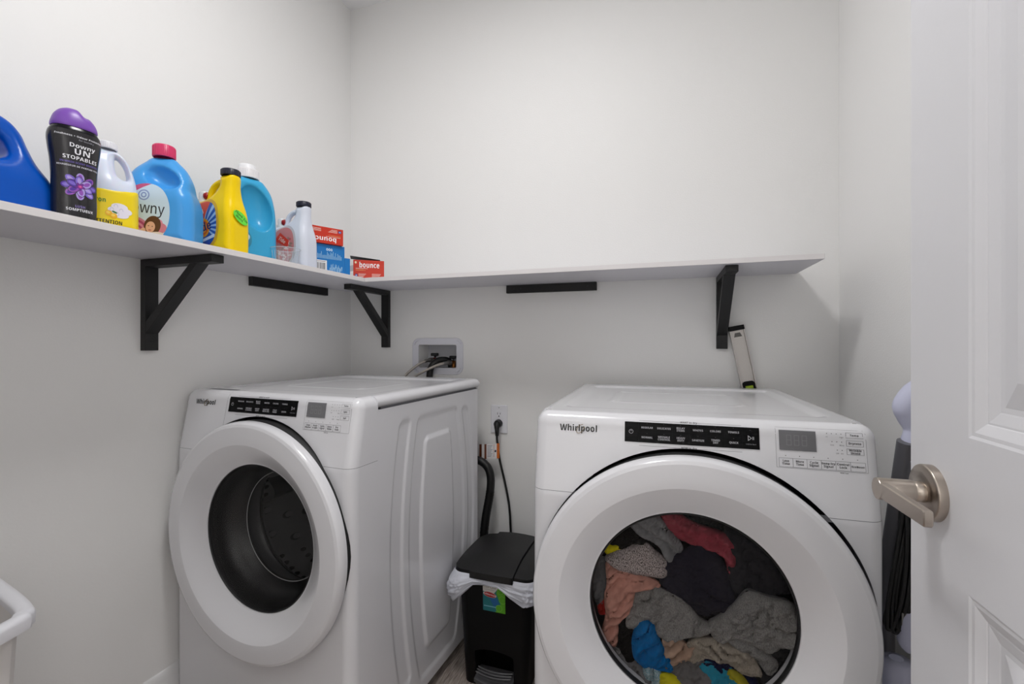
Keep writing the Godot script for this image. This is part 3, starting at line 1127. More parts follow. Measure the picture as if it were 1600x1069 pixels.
	for k in 2:
		im = pic(2000, 80, Color(0.3, 0.3, 0.32, 0.0))
		im.fill_rect(Rect2i(40, 38, 800, 5), grey)
		im.fill_rect(Rect2i(1160, 38, 800, 5), grey)
		text2(im, [("WHAT to dry" if dryer else "WHAT to wash"), ("HOW to dry" if dryer else "HOW to wash")][k], Vector2(1000, 40), 54, dark, true)
		g = G.new()
		g.xf = up
		var v: float = [0.9741, 0.9196][k]
		on_console(g, -0.109, 0.105, v - 0.0042, v + 0.0042, 0.0005, 12, 2)
		part("strip_legend", g, printed(im, 0.3, true), console)
	# maker's raised lettering with a bronze ring crossing it
	im = pic(1000, 380, Color(0.1, 0.1, 0.1, 0.0))
	text2(im, "Whirlpool", Vector2(500, 190), 225, Color(0.10, 0.10, 0.11, 1), true, 0.93)
	g = G.new()
	g.xf = up
	on_console(g, -0.283, -0.195, 0.9315, 0.9645, 0.0011, 10, 4)
	var badge := part("maker_badge", g, printed(im, 0.25, true), console)
	g = G.new()
	var loop := []
	for k in lin(0.25, 5.75, 40):
		var q := Vector2(0.0115 * cos(k), 0.0062 * sin(k)).rotated(0.9)
		loop.append(up * (front(-0.2345 + q.x, 0.9475 + q.y) + Vector3(0, 0.18, 0.98) * 0.0016))
	g.tube(loop, 0.0007, 6)
	part("badge_ring", g, mat(Color(0.62, 0.55, 0.45), 0.25, 0.9), badge)
	if not dryer:
		# detergent drawer in the console's left third: thin joints, and a flat grey patch for its finger recess
		g = G.new()
		g.xf = up
		g.grid([-0.1462, -0.1450], lin(0.86, 1.03, 16), func(s, v): return front(s - (0.98 - v) * 0.02, v) + Vector3(0, 0.18, 0.98) * 0.0004)
		part("drawer_joint", g, mat(Color(0.62, 0.62, 0.64), 0.5), console)
		g = G.new()
		g.xf = up
		g.grid(lin(-0.275, -0.155, 10), lin(1.004, 1.022, 4), func(s, v): return front(s, v) + Vector3(0, 0.0006, 0))
		part("drawer_grip", g, mat(Color(0.42, 0.42, 0.43), 0.5), console)

# ------------------------------------------------------------------ shelf
func shelf() -> void:
	var g := G.new()
	g.rbox(Vector3(0.154, 1.394, 0.92), Vector3(0.300, 0.016, 1.832), 0.0012, 1)
	var a := single("shelf_board", g, M.shelf, "long white melamine shelf board on the left wall carrying the detergent bottles", "shelf")
	g = G.new()
	g.rbox(Vector3(0.3044, 1.394, 0.92), Vector3(0.001, 0.0158, 1.83), 0.0003, 1)
	part("lit_edge_band", g, M.shelf_edge_lit, a)
	g = G.new()
	g.rbox(Vector3(1.0895, 1.394, 0.1545), Vector3(1.565, 0.016, 0.301), 0.0012, 1)
	var b := single("shelf_board", g, M.shelf, "white shelf board along the back wall, empty but for one small box", "shelf")
	g = G.new()
	g.rbox(Vector3(1.0895, 1.394, 0.3053), Vector3(1.563, 0.0158, 0.001), 0.0003, 1)
	part("lit_edge_band", g, M.shelf_edge_lit, b)
	# timber brackets; local x along the wall, z out of it, y from the foot
	bracket(Vector3(0, 1.122, 0.9095), PI / 2, "black timber bracket on the left wall under the bottle shelf")
	bracket(Vector3(0.2045, 1.122, 0), 0.0, "black timber bracket in the corner of the back wall, left of the supply box")
	bracket(Vector3(1.633, 1.122, 0), 0.0, "black timber bracket near the free right end of the back shelf")
	cleat(Vector3(0, 1.3525, 0.372), PI / 2, 0.392, "black timber cleat screwed to the left wall close to the corner")
	cleat(Vector3(0.99, 1.3525, 0), 0.0, 0.378, "black timber cleat on the back wall midway under the shelf")

func bracket(at: Vector3, turn: float, label: String) -> void:
	var t := thing("shelf_bracket", label, "bracket", at, turn, "shelf brackets")
	var w := 0.0365
	var g := G.new()
	g.rbox(Vector3(0, 0.1315, 0.0105), Vector3(w, 0.263, 0.021), 0.0012, 1)
	part("upright", g, M.black_wood, t)
	g = G.new()
	g.rbox(Vector3(0, 0.2525, 0.1505), Vector3(w, 0.021, 0.259), 0.0012, 1)
	part("arm", g, M.black_wood, t)
	g = G.new()
	g.xf = Transform3D(Basis(Vector3.UP, -PI / 2), Vector3())   # prism x runs out of the wall
	g.prism(PackedVector2Array([Vector2(0.0205, 0.048), Vector2(0.0205, 0.084), Vector2(0.196, 0.2422), Vector2(0.225, 0.2422)]), -w / 2 + 0.0008, w / 2 - 0.0008, 0.001)
	part("brace", g, M.black_wood, t)
	g = G.new()
	g.xf = Transform3D(Basis(Vector3.RIGHT, PI / 2), Vector3(0, 0.026, 0.021))
	g.lathe([Vector2(0.0001, 0.0002), Vector2(0.0012, 0.0002), Vector2(0.0016, 0.0011), Vector2(0.003, 0.0011), Vector2(0.0035, 0.0002)], 14)
	part("screw", g, M.screw, t)

func cleat(at: Vector3, turn: float, length: float, label: String) -> void:
	var t := thing("shelf_cleat", label, "cleat", at, turn, "shelf cleats")
	var g := G.new()
	g.rbox(Vector3(0, 0.0166, 0.0095), Vector3(length, 0.0332, 0.019), 0.0015, 1)
	part("batten", g, M.black_wood, t)
	for x in [-0.41, 0.41, -0.33]:
		g = G.new()
		g.xf = Transform3D(Basis(Vector3.RIGHT, PI / 2), Vector3(length * x, 0.017, 0.019))
		g.lathe([Vector2(0.0001, 0.0002), Vector2(0.0012, 0.0002), Vector2(0.0016, 0.001), Vector2(0.003, 0.001), Vector2(0.0034, 0.0)], 12)
		part("screw", g, M.screw, t)

# ------------------------------------------------------------------ bottles
func facing(deg: float) -> float:   # turn that makes local z look deg round from the room's x towards the camera wall
	return deg_to_rad(90.0 - deg)

func shiny(c: Color, r := 0.3) -> StandardMaterial3D:
	var m := mat(c, r)
	m.clearcoat_enabled = true
	m.clearcoat = 0.12
	m.metallic_specular = 0.32
	m.clearcoat_roughness = 0.1
	return m

func cap_part(t: Node3D, at: Vector3, r: float, h: float, m: Material, called := "cap", ribs := 0, top := 1.0) -> MeshInstance3D:
	var g := G.new()
	g.xf = Transform3D(Basis(), at)
	g.lathe([Vector2(r * 0.9, 0), Vector2(r, 0.001), Vector2(r * top, h - 0.002), Vector2(r * top - 0.002, h), Vector2(0.0001, h)], 40)
	for k in ribs:
		var a := TAU * k / ribs
		g.rbox(Vector3(cos(a) * r, h * 0.48, sin(a) * r), Vector3(0.0012, h * 0.8, 0.0012), 0.0004, 1)
	return part(called, g, m, t)

func oval_loft(secs: Array, power: float, a: float, y: float) -> Vector3:   # secs of [y, half width, half depth]
	var k := 0
	while k < secs.size() - 2 and secs[k + 1][0] < y:
		k += 1
	var u := clampf((y - secs[k][0]) / (secs[k + 1][0] - secs[k][0]), 0.0, 1.0)
	var w := cubic_interpolate(secs[k][1], secs[k + 1][1], secs[maxi(k - 1, 0)][1], secs[mini(k + 2, secs.size() - 1)][1], u)
	var d := cubic_interpolate(secs[k][2], secs[k + 1][2], secs[maxi(k - 1, 0)][2], secs[mini(k + 2, secs.size() - 1)][2], u)
	var c := cos(a)
	var s := sin(a)
	var q := pow(pow(absf(c), power) + pow(absf(s), power), -1.0 / power)
	return Vector3(c * q * w, y, s * q * d)

func slim(k: float, flat: Array) -> PackedVector2Array:
	var r := PackedVector2Array()
	for p in loop2(flat): r.append(Vector2(p.x * k, p.y))
	return r

func bottles() -> void:
	var out: Array
	# 1 the big blue jug, cut by the picture's edge
	var t := thing("detergent_jug", "large cobalt blue detergent jug with a through handle, nearest on the shelf", "jug", Vector3(0.155, SHELF, 1.325), facing(4))
	var body := loop2([-0.108, 0.0, 0.0, -0.001, 0.100, 0.0, 0.110, 0.012, 0.110, 0.055, 0.100, 0.085, 0.084, 0.115, 0.074, 0.150, 0.066, 0.176, 0.046, 0.198, 0.008, 0.212, -0.03, 0.222, -0.07, 0.215, -0.10, 0.17, -0.112, 0.10, -0.113, 0.02])
	var hole := loop2([0.012, 0.110, 0.030, 0.112, 0.040, 0.126, 0.036, 0.150, 0.020, 0.166, 0.002, 0.166, -0.008, 0.150, -0.004, 0.122])
	out = blob(body, [hole], func(x, y): return lerpf(0.058, 0.022, smoothstep(0.07, 0.2, y + x * 0.25)), 0.02, 0.004)
	part("body", out[0], shiny(Color(0.0, 0.33, 0.74), 0.3), t)
	cap_part(t, Vector3(-0.045, 0.212, 0), 0.026, 0.035, mat(Color(0.0, 0.26, 0.64), 0.35), "cap", 24)
	# 2 scent booster bottle
	t = thing("scent_bottle", "black waisted scent booster bottle with a purple cap and violet flower print", "bottle", Vector3(0.232, SHELF, 1.2035), facing(12))
	var secs := [[0.0, 0.031, 0.024], [0.003, 0.0345, 0.026], [0.03, 0.036, 0.027], [0.09, 0.036, 0.027], [0.13, 0.038, 0.028], [0.165, 0.042, 0.030], [0.180, 0.0428, 0.030], [0.192, 0.0405, 0.029], [0.1995, 0.036, 0.026]]
	var g := G.new()
	g.grid(lin(0, TAU, 72), lin(0, 0.1995, 48), func(a, y): return oval_loft(secs, 2.5, a, y), -1.0)
	part("body", g, shiny(Color(0.045, 0.047, 0.075), 0.2), t)
	var im := pic(720, 1440, Color(0.13, 0.125, 0.14))
	for k in 5:
		im.fill_rect(Rect2i(100 + k * 120, 560, 34, 880), Color(0.10, 0.095, 0.11))
	var white := Color(0.96, 0.96, 0.98)
	text2(im, "Freshness + Odour Protection", Vector2(370, 90), 40, white, true)
	text2(im, "for laundry", Vector2(430, 140), 34, Color(0.75, 0.75, 0.8))
	text2(im, "Downy", Vector2(390, 245), 92, white, true)
	text2(im, "UN", Vector2(390, 345), 128, white, true, 1.05)
	text2(im, "STOPABLES", Vector2(380, 446), 82, white, true, 1.0)
	text2(im, "IN-WASH SCENT BOOSTER", Vector2(370, 522), 40, Color(0.42, 0.36, 0.72), true)
	text2(im, "REHAUSSEUR DE PARFUM POUR", Vector2(360, 580), 38, Color(0.9, 0.9, 0.94), true)
	flower(im, Vector2(370, 900), 225)
	text2(im, "LUSH", Vector2(370, 1236), 54, Color(0.55, 0.48, 0.75), true)
	text2(im, "SOMPTUEUX", Vector2(370, 1296), 60, white, true)
	g = G.new()
	g.grid(lin(PI * 0.88, PI * 0.10, 36), lin(0.006, 0.190, 40), func(a, y):
		var p := oval_loft(secs, 2.5, a, y)
		return p + Vector3(p.x, 0, p.z).normalized() * 0.0005, 1.0)
	part("label", g, printed(im, 0.25), t)
	secs = [[0.1995, 0.037, 0.027], [0.203, 0.038, 0.028], [0.214, 0.036, 0.027], [0.226, 0.032, 0.024], [0.236, 0.025, 0.019], [0.242, 0.015, 0.012], [0.2435, 0.001, 0.001]]
	g = G.new()
	g.grid(lin(0, TAU, 60), lin(0.1995, 0.2435, 20), func(a, y):
		var p := oval_loft(secs, 2.4, a, y)
		var dip := exp(-pow((p.x - 0.013) / 0.007, 2)) * 0.007 * smoothstep(0.215, 0.24, y)
		var fall := smoothstep(0.0, 0.035, p.x) * 0.008 * smoothstep(0.205, 0.24, y)
		return p - Vector3(0, dip + fall, 0), -1.0)
	part("cap", g, mat(Color(0.49, 0.30, 0.70), 0.35), t)
	# 3 white jug with the yellow sleeve
	t = thing("bleach_jug", "small translucent white jug in a yellow lemon label, white screw cap", "jug", Vector3(0.165, SHELF, 1.106), facing(20))
	body = slim(0.85, [-0.058, 0.0, 0.0, -0.001, 0.058, 0.0, 0.064, 0.008, 0.0645, 0.06, 0.0640, 0.118, 0.061, 0.145, 0.053, 0.172, 0.040, 0.193, 0.022, 0.205, 0.0, 0.207, -0.022, 0.205, -0.044, 0.19, -0.058, 0.16, -0.064, 0.120, -0.0645, 0.06, -0.064, 0.008])
	hole = slim(0.85, [0.020, 0.140, 0.040, 0.136, 0.046, 0.146, 0.040, 0.168, 0.027, 0.185, 0.018, 0.187, 0.016, 0.165])
	out = blob(body, [hole], func(x, y): return lerpf(0.056 - 5.0 * x * x, 0.019, smoothstep(0.10, 0.21, y + maxf(x, 0.0) * 0.55)), 0.019, 0.0033)
	var milky := shiny(Color(0.87, 0.90, 0.97), 0.3)
	milky.subsurf_scatter_enabled = true
	milky.subsurf_scatter_strength = 0.3
	part("body", out[0], milky, t)
	cap_part(t, Vector3(0.0, 0.2065, 0), 0.0205, 0.017, mat(Color(0.92, 0.92, 0.94), 0.4), "cap", 36)
	var yellow := Color(0.98, 0.86, 0.02)
	out = blob(rrect(0.1125, 0.106, 0.004, 3, Vector2(0, 0.058)), [], func(x, y): return 0.0575 - 5.0 * x * x, 0.0200, 0.0033)
	var sleeve := part("label", out[0], mat(yellow, 0.35), t)
	im = pic(900, 720, Color(1, 1, 0, 0))
	text2(im, "net", Vector2(110, 150), 66, Color(0.1, 0.1, 0.1), true)
	text2(im, "citron", Vector2(170, 250), 110, Color(0.25, 0.52, 0.05), true)
	for q in [[560, 330, 150, 66], [480, 400, 130, 62], [650, 400, 140, 66], [580, 470, 150, 66]]:
		oval(im, Vector2(q[0], q[1]), q[2], q[3], Color(0.93, 0.91, 0.95, 1))
		oval(im, Vector2(q[0] - q[2] * 0.45, q[1]), q[3] * 0.6, q[3] * 0.7, Color(0.84, 0.82, 0.89, 1))
		oval(im, Vector2(q[0] - q[2] * 0.45, q[1]), q[3] * 0.36, q[3] * 0.44, Color(0.94, 0.92, 0.95, 1))
	for q in [[370, 470], [455, 510]]:
		oval(im, Vector2(q[0], q[1]), 62, 50, Color(0.97, 0.72, 0.10, 1))
		oval(im, Vector2(q[0] - 10, q[1] - 10), 34, 24, Color(1.0, 0.85, 0.35, 1))
	oval(im, Vector2(470, 440), 50, 16, Color(0.2, 0.45, 0.15, 1), 0.3)
	text2(im, "! ATTENTION", Vector2(330, 630), 92, Color(0.08, 0.08, 0.06), true)
	im.fill_rect(Rect2i(60, 690, 330, 14), Color(0.08, 0.08, 0.06))
	sticker("label_print", sleeve, out[1], Vector2(0.003, 0.058), 0.047, 0.046, 9.0, printed(im, 0.35, true))
	# 4 fabric softener: sky blue jug, pink cap
	t = thing("softener_jug", "sky blue fabric softener jug with a pink cap and a woman on its oval label", "jug", Vector3(0.160, SHELF, 0.969), facing(56))
	body = loop2([-0.072, 0.0, 0.0, -0.001, 0.072, 0.0, 0.080, 0.012, 0.082, 0.06, 0.0815, 0.10, 0.076, 0.130, 0.069, 0.148, 0.066, 0.175, 0.055, 0.205, 0.036, 0.228, 0.024, 0.238, 0.0, 0.239, -0.024, 0.238, -0.040, 0.225, -0.062, 0.203, -0.076, 0.17, -0.081, 0.13, -0.082, 0.06, -0.080, 0.012])
	var dent := func(p: Vector3, f: float) -> float:
		var q := Vector2(p.x - 0.010, p.y - 0.178).rotated(0.5)
		var e := sqrt(pow(q.x / 0.044, 2) + pow(q.y / 0.030, 2) + pow((absf(p.z) - 0.046) / 0.034, 2))
		var d := (e - 1.0) * 0.030
		var h := clampf(0.5 + 0.5 * (f - d) / 0.008, 0.0, 1.0)
		return lerpf(f, d, h) - 0.008 * h * (1.0 - h)
	out = blob(body, [], func(x, y): return lerpf(0.056, 0.026, smoothstep(0.11, 0.24, y)), 0.032, 0.0034, dent)
	part("body", out[0], shiny(Color(0.29, 0.64, 0.92), 0.32), t)
	var pink := mat(Color(0.86, 0.22, 0.42), 0.35)
	cap_part(t, Vector3(0, 0.2385, 0), 0.0255, 0.032, pink, "cap", 40)
	im = pic(760, 1200, Color(0.80, 0.88, 0.93))
	poly2(im, PackedVector2Array([Vector2(0, 0), Vector2(420, 0), Vector2(300, 90), Vector2(120, 260), Vector2(0, 420)]), Color(0.80, 0.35, 0.50))
	for k in 4:
		oval(im, Vector2(330, 250), 90 - k * 22, 110 - k * 26, [Color(0.55, 0.62, 0.78), Color(0.82, 0.89, 0.94), Color(0.55, 0.62, 0.78), Color(0.82, 0.89, 0.94)][k])
	text2(im, "Downy", Vector2(340, 520), 300, Color(0.10, 0.11, 0.18), false, 0.72)
	var rose := [Color(0.80, 0.50, 0.62), Color(0.68, 0.28, 0.45), Color(0.84, 0.55, 0.66), Color(0.70, 0.32, 0.48), Color(0.88, 0.66, 0.72), Color(0.62, 0.25, 0.42)]
	for k in 6:
		oval(im, Vector2(190 + k * 12, 960 + k * 8), 270 - k * 44, 260 - k * 40, rose[k], -0.4)
	oval(im, Vector2(600, 790), 60, 80, Color(0.86, 0.55, 0.62))
	oval(im, Vector2(640, 880), 90, 100, Color(0.83, 0.50, 0.56))
	oval(im, Vector2(500, 850), 130, 200, Color(0.36, 0.22, 0.15), 0.15)
	oval(im, Vector2(470, 880), 74, 112, Color(0.90, 0.70, 0.58), 0.1)
	oval(im, Vector2(440, 860), 12, 7, Color(0.25, 0.16, 0.12))
	oval(im, Vector2(500, 866), 12, 7, Color(0.25, 0.16, 0.12))
	oval(im, Vector2(464, 942), 26, 9, Color(0.72, 0.34, 0.34))
	oval(im, Vector2(520, 1090), 200, 110, Color(0.93, 0.87, 0.80), -0.4)
	oval(im, Vector2(330, 1070), 60, 170, Color(0.91, 0.74, 0.63), 0.25)
	sticker("label", t, out[1], Vector2(-0.018, 0.077), 0.053, 0.077, 2.2, printed(im, 0.3), -0.06)
	# 5 and 7: two jugs of one mould with a push tap
	tap_jug("yellow detergent jug with navy cap, red tap button and a neon green sticker", Vector3(0.195, SHELF, 0.839), facing(87), 0.955, shiny(Color(1.0, 0.85, 0.0), 0.3), true)
	tap_jug("white detergent jug with navy cap and red tap button, beside the small boxes", Vector3(0.197, SHELF, 0.556), facing(88), 0.91, shiny(Color(0.88, 0.90, 0.95), 0.3), false)
	# 6 tall turquoise jug with a white cap
	t = thing("laundry_jug", "tall turquoise laundry jug with a ribbed white cap and scooped grip", "jug", Vector3(0.150, SHELF, 0.707), facing(22))
	body = slim(0.93, [-0.082, 0.0, 0.0, -0.001, 0.076, 0.0, 0.084, 0.012, 0.084, 0.07, 0.083, 0.13, 0.080, 0.19, 0.072, 0.232, 0.052, 0.262, 0.036, 0.272, 0.0, 0.274, -0.036, 0.272, -0.06, 0.255, -0.078, 0.22, -0.085, 0.15, -0.086, 0.07, -0.085, 0.012])
	var scoop := func(p: Vector3, f: float) -> float:
		var q := Vector2(p.x - 0.012, p.y - 0.178).rotated(-0.25)
		var e := sqrt(pow(q.x / 0.046, 2) + pow(q.y / 0.078, 2) + pow((absf(p.z) - 0.054) / 0.042, 2))
		var d := (e - 1.0) * 0.045
		var h := clampf(0.5 + 0.5 * (f - d) / 0.006, 0.0, 1.0)
		return lerpf(f, d, h) - 0.006 * h * (1.0 - h)
	out = blob(body, [], func(x, y): return lerpf(0.056, 0.036, smoothstep(0.14, 0.275, y)), 0.026, 0.0036, scoop)
	part("body", out[0], shiny(Color(0.24, 0.67, 0.86), 0.3), t)
	cap_part(t, Vector3(0.004, 0.273, 0), 0.0330, 0.030, mat(Color(0.92, 0.91, 0.92), 0.4), "cap_collar", 40, 0.97)
	cap_part(t, Vector3(0.002, 0.302, 0), 0.0260, 0.016, mat(Color(0.94, 0.94, 0.95), 0.35), "cap", 0, 0.95)
	im = pic(400, 400, Color(0.20, 0.55, 0.68))
	oval(im, Vector2(230, 180), 150, 90, Color(0.80, 0.88, 0.92), -0.5)
	oval(im, Vector2(190, 250), 110, 60, Color(0.45, 0.72, 0.72), -0.5)
	oval(im, Vector2(270, 190), 50, 30, Color(0.65, 0.35, 0.45), -0.5)
	sticker("label", t, out[1], Vector2(-0.036, 0.066), 0.032, 0.030, 2.4, printed(im, 0.35))
	# clear measuring cup in front of the white jug
	t = thing("measuring_cup", "clear plastic measuring cup in front of the white tap jug", "cup", Vector3(0.245, SHELF, 0.641), 0.0)
	var clear := mat(Color(0.93, 0.95, 0.97, 0.10), 0.05)
	clear.transparency = BaseMaterial3D.TRANSPARENCY_ALPHA
	g = G.new()
	g.lathe([Vector2(0.0001, 0.0015), Vector2(0.040, 0.0015), Vector2(0.0455, 0.052)], 48)
	part("bowl", g, clear, t)
	g = G.new()
	var rim := []
	for k in lin(0, TAU, 48): rim.append(Vector3(0.0458 * cos(k), 0.0522, 0.0458 * sin(k)))
	g.tube(rim, 0.0010, 6, false)
	for k in 20:
		var a := TAU * k / 20.0
		g.tube([Vector3(cos(a) * 0.0405, 0.003, sin(a) * 0.0405), Vector3(cos(a) * 0.0445, 0.042, sin(a) * 0.0445)], 0.0005, 5, false)
	part("ribbed_rim", g, mat(Color(0.80, 0.83, 0.86), 0.2), t)

func flower(im: Image, c: Vector2, r: float) -> void:
	var tones := [Color(0.33, 0.20, 0.62), Color(0.50, 0.40, 0.80), Color(0.70, 0.62, 0.88), Color(0.58, 0.32, 0.72)]
	for ring in 2:
		var n := 8 if ring == 0 else 6
		for k in n:
			var a := TAU * (k + ring * 0.4) / n
			var p := c + Vector2(cos(a), sin(a) * 0.85) * r * (0.72 if ring == 0 else 0.42)
			oval(im, p, r * 0.40, r * 0.27, Color(0.08, 0.07, 0.12), a)
			oval(im, p, r * 0.37, r * 0.24, tones[(k + ring) % 4], a)
			oval(im, p + Vector2(cos(a), sin(a)) * r * 0.06, r * 0.22, r * 0.12, tones[(k + ring + 1) % 4], a)
	for k in 5:
		var a := TAU * k / 5.0 + 0.3
		oval(im, c + Vector2(cos(a), sin(a)) * r * 0.14, r * 0.17, r * 0.09, Color(0.42, 0.18, 0.55), a)
	oval(im, c, r * 0.13, r * 0.12, Color(0.72, 0.22, 0.58))
	oval(im, c, r * 0.06, r * 0.05, Color(0.90, 0.45, 0.65))

func tap_jug(label: String, at: Vector3, turn: float, k: float, m: Material, gold: bool) -> void:
	var t := thing("tap_jug", label, "jug", at, turn, "")
	var body := loop2([-0.078, 0.0, 0.0, -0.001, 0.076, 0.0, 0.083, 0.010, 0.084, 0.05, 0.083, 0.10, 0.079, 0.135, 0.073, 0.165, 0.071, 0.200, 0.0705, 0.237, 0.046, 0.239, 0.0215, 0.237, 0.020, 0.212, 0.006, 0.190, -0.018, 0.172, -0.040, 0.166, -0.072, 0.164, -0.081, 0.152, -0.083, 0.10, -0.083, 0.010], 5, k)
	var out := blob(body, [], func(x, y): return lerpf(0.041 * k, 0.0245 * k, smoothstep(0.10 * k, 0.21 * k, y)), 0.022 * k, 0.0034)
	part("body", out[0], m, t)
	cap_part(t, Vector3(0.046, 0.237, 0) * k, 0.0262 * k, 0.019 * k, mat(Color(0.055, 0.065, 0.16), 0.4), "cap", 32)
	var g := G.new()
	g.tube(curve([Vector3(0.03, 0.212, 0) * k, Vector3(0.012, 0.222, 0) * k, Vector3(-0.014, 0.212, 0) * k, Vector3(-0.030, 0.188, 0) * k, Vector3(-0.034, 0.160, 0) * k]), 0.0095 * k, 12)
	part("handle", g, m, t)
	var wt := mat(Color(0.90, 0.91, 0.91), 0.35)
	g = G.new()
	g.xf = Transform3D(Basis(), Vector3(-0.058, 0.163, 0.0) * k)
	g.lathe([Vector2(0.017, 0), Vector2(0.017, 0.009), Vector2(0.013, 0.010), Vector2(0.013, 0.030), Vector2(0.011, 0.034), Vector2(0.0001, 0.035)], 28)
	var tap := part("tap", g, wt, t)
	g = G.new()
	g.xf = Transform3D(Basis(Vector3.BACK, -PI / 2), Vector3(-0.046, 0.184, 0.004) * k)
	g.lathe([Vector2(0.010, 0), Vector2(0.0108, 0.006), Vector2(0.009, 0.011), Vector2(0.005, 0.0135), Vector2(0.0001, 0.014)], 24)
	part("tap_button", g, mat(Color(0.62, 0.05, 0.07), 0.3), tap)
	var im: Image
	if gold:
		im = pic(600, 860, Color(0.16, 0.34, 0.66))
		for i in 9:
			var a := -2.3 + i * 0.36
			var c := Vector2(330, 480)
			poly2(im, PackedVector2Array([c, c + Vector2(cos(a), sin(a)) * 800, c + Vector2(cos(a + 0.17), sin(a + 0.17)) * 800]), Color(0.62, 0.75, 0.88))
		poly2(im, PackedVector2Array([Vector2(0, 560), Vector2(0, 0), Vector2(420, 0), Vector2(330, 330), Vector2(180, 520)]), Color(0.85, 0.26, 0.17))
		for k2 in 4:
			oval(im, Vector2(300, 500), 150 - k2 * 34, 175 - k2 * 40, [Color(0.93, 0.62, 0.12), Color(0.88, 0.40, 0.12), Color(0.95, 0.72, 0.2), Color(0.90, 0.45, 0.12)][k2])
		text2(im, "Tide", Vector2(300, 505), 210, Color(0.10, 0.17, 0.45), true, 0.9, -0.25)
		text2(im, "Simply", Vector2(170, 280), 110, Color(0.95, 0.92, 0.9), true, 0.9, -0.8)
		poly2(im, PackedVector2Array([Vector2(200, 740), Vector2(560, 620), Vector2(560, 680), Vector2(200, 790)]), Color(0.85, 0.9, 0.95))
		im.fill_rect(Rect2i(0, 770, 600, 90), Color(0.20, 0.28, 0.62))
	else:
		im = pic(600, 860, Color(0.80, 0.52, 0.52))
		var rg := RandomNumberGenerator.new()
		rg.seed = 5
		for i in 46:
			oval(im, Vector2(rg.randf_range(40, 560), rg.randf_range(240, 830)), rg.randf_range(14, 52), rg.randf_range(14, 46), [Color(0.86, 0.42, 0.42), Color(0.93, 0.84, 0.82), Color(0.74, 0.36, 0.38), Color(0.62, 0.50, 0.44)][i % 4])
		poly2(im, PackedVector2Array([Vector2(60, 300), Vector2(200, 120), Vector2(470, 330), Vector2(420, 470), Vector2(330, 440)]), Color(0.86, 0.24, 0.16))
		text2(im, "Tide", Vector2(270, 310), 120, Color(0.95, 0.85, 0.8), true, 0.9, 0.6)
	var ringim := pic(64, 64, Color(0.86, 0.68, 0.14) if gold else Color(0.78, 0.77, 0.79))
	sticker("label_border", t, out[1], Vector2(-0.012, 0.086) * k, 0.058 * k, 0.079 * k, 2.3, printed(ringim, 0.35))
	var o2: Callable = out[1]
	sticker("label", t, func(x, y): return o2.call(x, y) + 0.0006, Vector2(-0.012, 0.086) * k, 0.050 * k, 0.070 * k, 2.3, printed(im, 0.35))
	if gold:
		im = pic(520, 300, Color(0.42, 0.93, 0.25))
		text2(im, "Thank You", Vector2(260, 110), 96, Color(0.03, 0.12, 0.03), true, 0.9, 0.0, true)
		text2(im, "Merci", Vector2(230, 205), 96, Color(0.03, 0.12, 0.03), true, 0.9, 0.0, true)
		var m2 := printed(im, 0.4)
		g = G.new()
		var rows := []
		for i in 8:
			var row := []
			for j in 33:
				var a := TAU * j / 32
				var l := Vector2(cos(a), sin(a)) * i / 7.0
				var q := Vector2(l.x * 0.027, l.y * 0.0145).rotated(-0.55)
				row.append(g.add(Vector3(0.0836 - 9.0 * q.x * q.x * 0.25, 0.103 + q.y, -q.x + 0.002), Vector3.RIGHT, Vector2(0.5 + l.x * 0.5, 0.5 - l.y * 0.5)))
			rows.append(row)
		for i in 7:
			for j in 32:
				g.quad(rows[i][j], rows[i][j + 1], rows[i + 1][j + 1], rows[i + 1][j])
		part("sticker", g, m2, t)

# ------------------------------------------------------------------ boxes
func carton(t: Node3D, c: Vector3, size: Vector3, m: Material, front_m: Material, called := "carton") -> void:
	var g := G.new()
	g.rbox(c, size, 0.0012, 1)
	part(called, g, m, t)
	g = G.new()
	var z := c.z + size.z / 2 + 0.0004
	var hx := size.x / 2 - 0.001
	var hy := size.y / 2 - 0.001
	g.face([Vector3(c.x - hx, c.y + hy, z), Vector3(c.x + hx, c.y + hy, z), Vector3(c.x + hx, c.y - hy, z), Vector3(c.x - hx, c.y - hy, z)], [Vector2(0, 0), Vector2(1, 0), Vector2(1, 1), Vector2(0, 1)])
	part("front_print", g, front_m, t)

func sheet_print(lively: bool) -> Image:
	var red := Color(0.83, 0.20, 0.10)
	var im := pic(1000, 480, red)
	var ink := Color(0.95, 0.86, 0.82)
	text2(im, "bounce", Vector2(520, 130), 190, Color(1, 1, 1), true, 1.02)
	im.fill_rect(Rect2i(70, 205, 400, 12), ink)
	im.fill_rect(Rect2i(70, 235, 260, 9), Color(0.92, 0.60, 0.35))
	im.fill_rect(Rect2i(70, 255, 330, 9), Color(0.92, 0.60, 0.35))
	oval(im, Vector2(90, 390), 46, 40, Color(0.15, 0.28, 0.62))
	text2(im, "80", Vector2(90, 392), 44, Color(1, 1, 1), true)
	for k in 4:
		im.fill_rect(Rect2i(160, 345 + k * 26, 250 - k * 30, 11), ink)
		im.fill_rect(Rect2i(600, 340 + k * 26, 300 - k * 22, 11), ink)
	if lively:
		oval(im, Vector2(70, 60), 34, 30, Color(0.97, 0.92, 0.75))
	return im

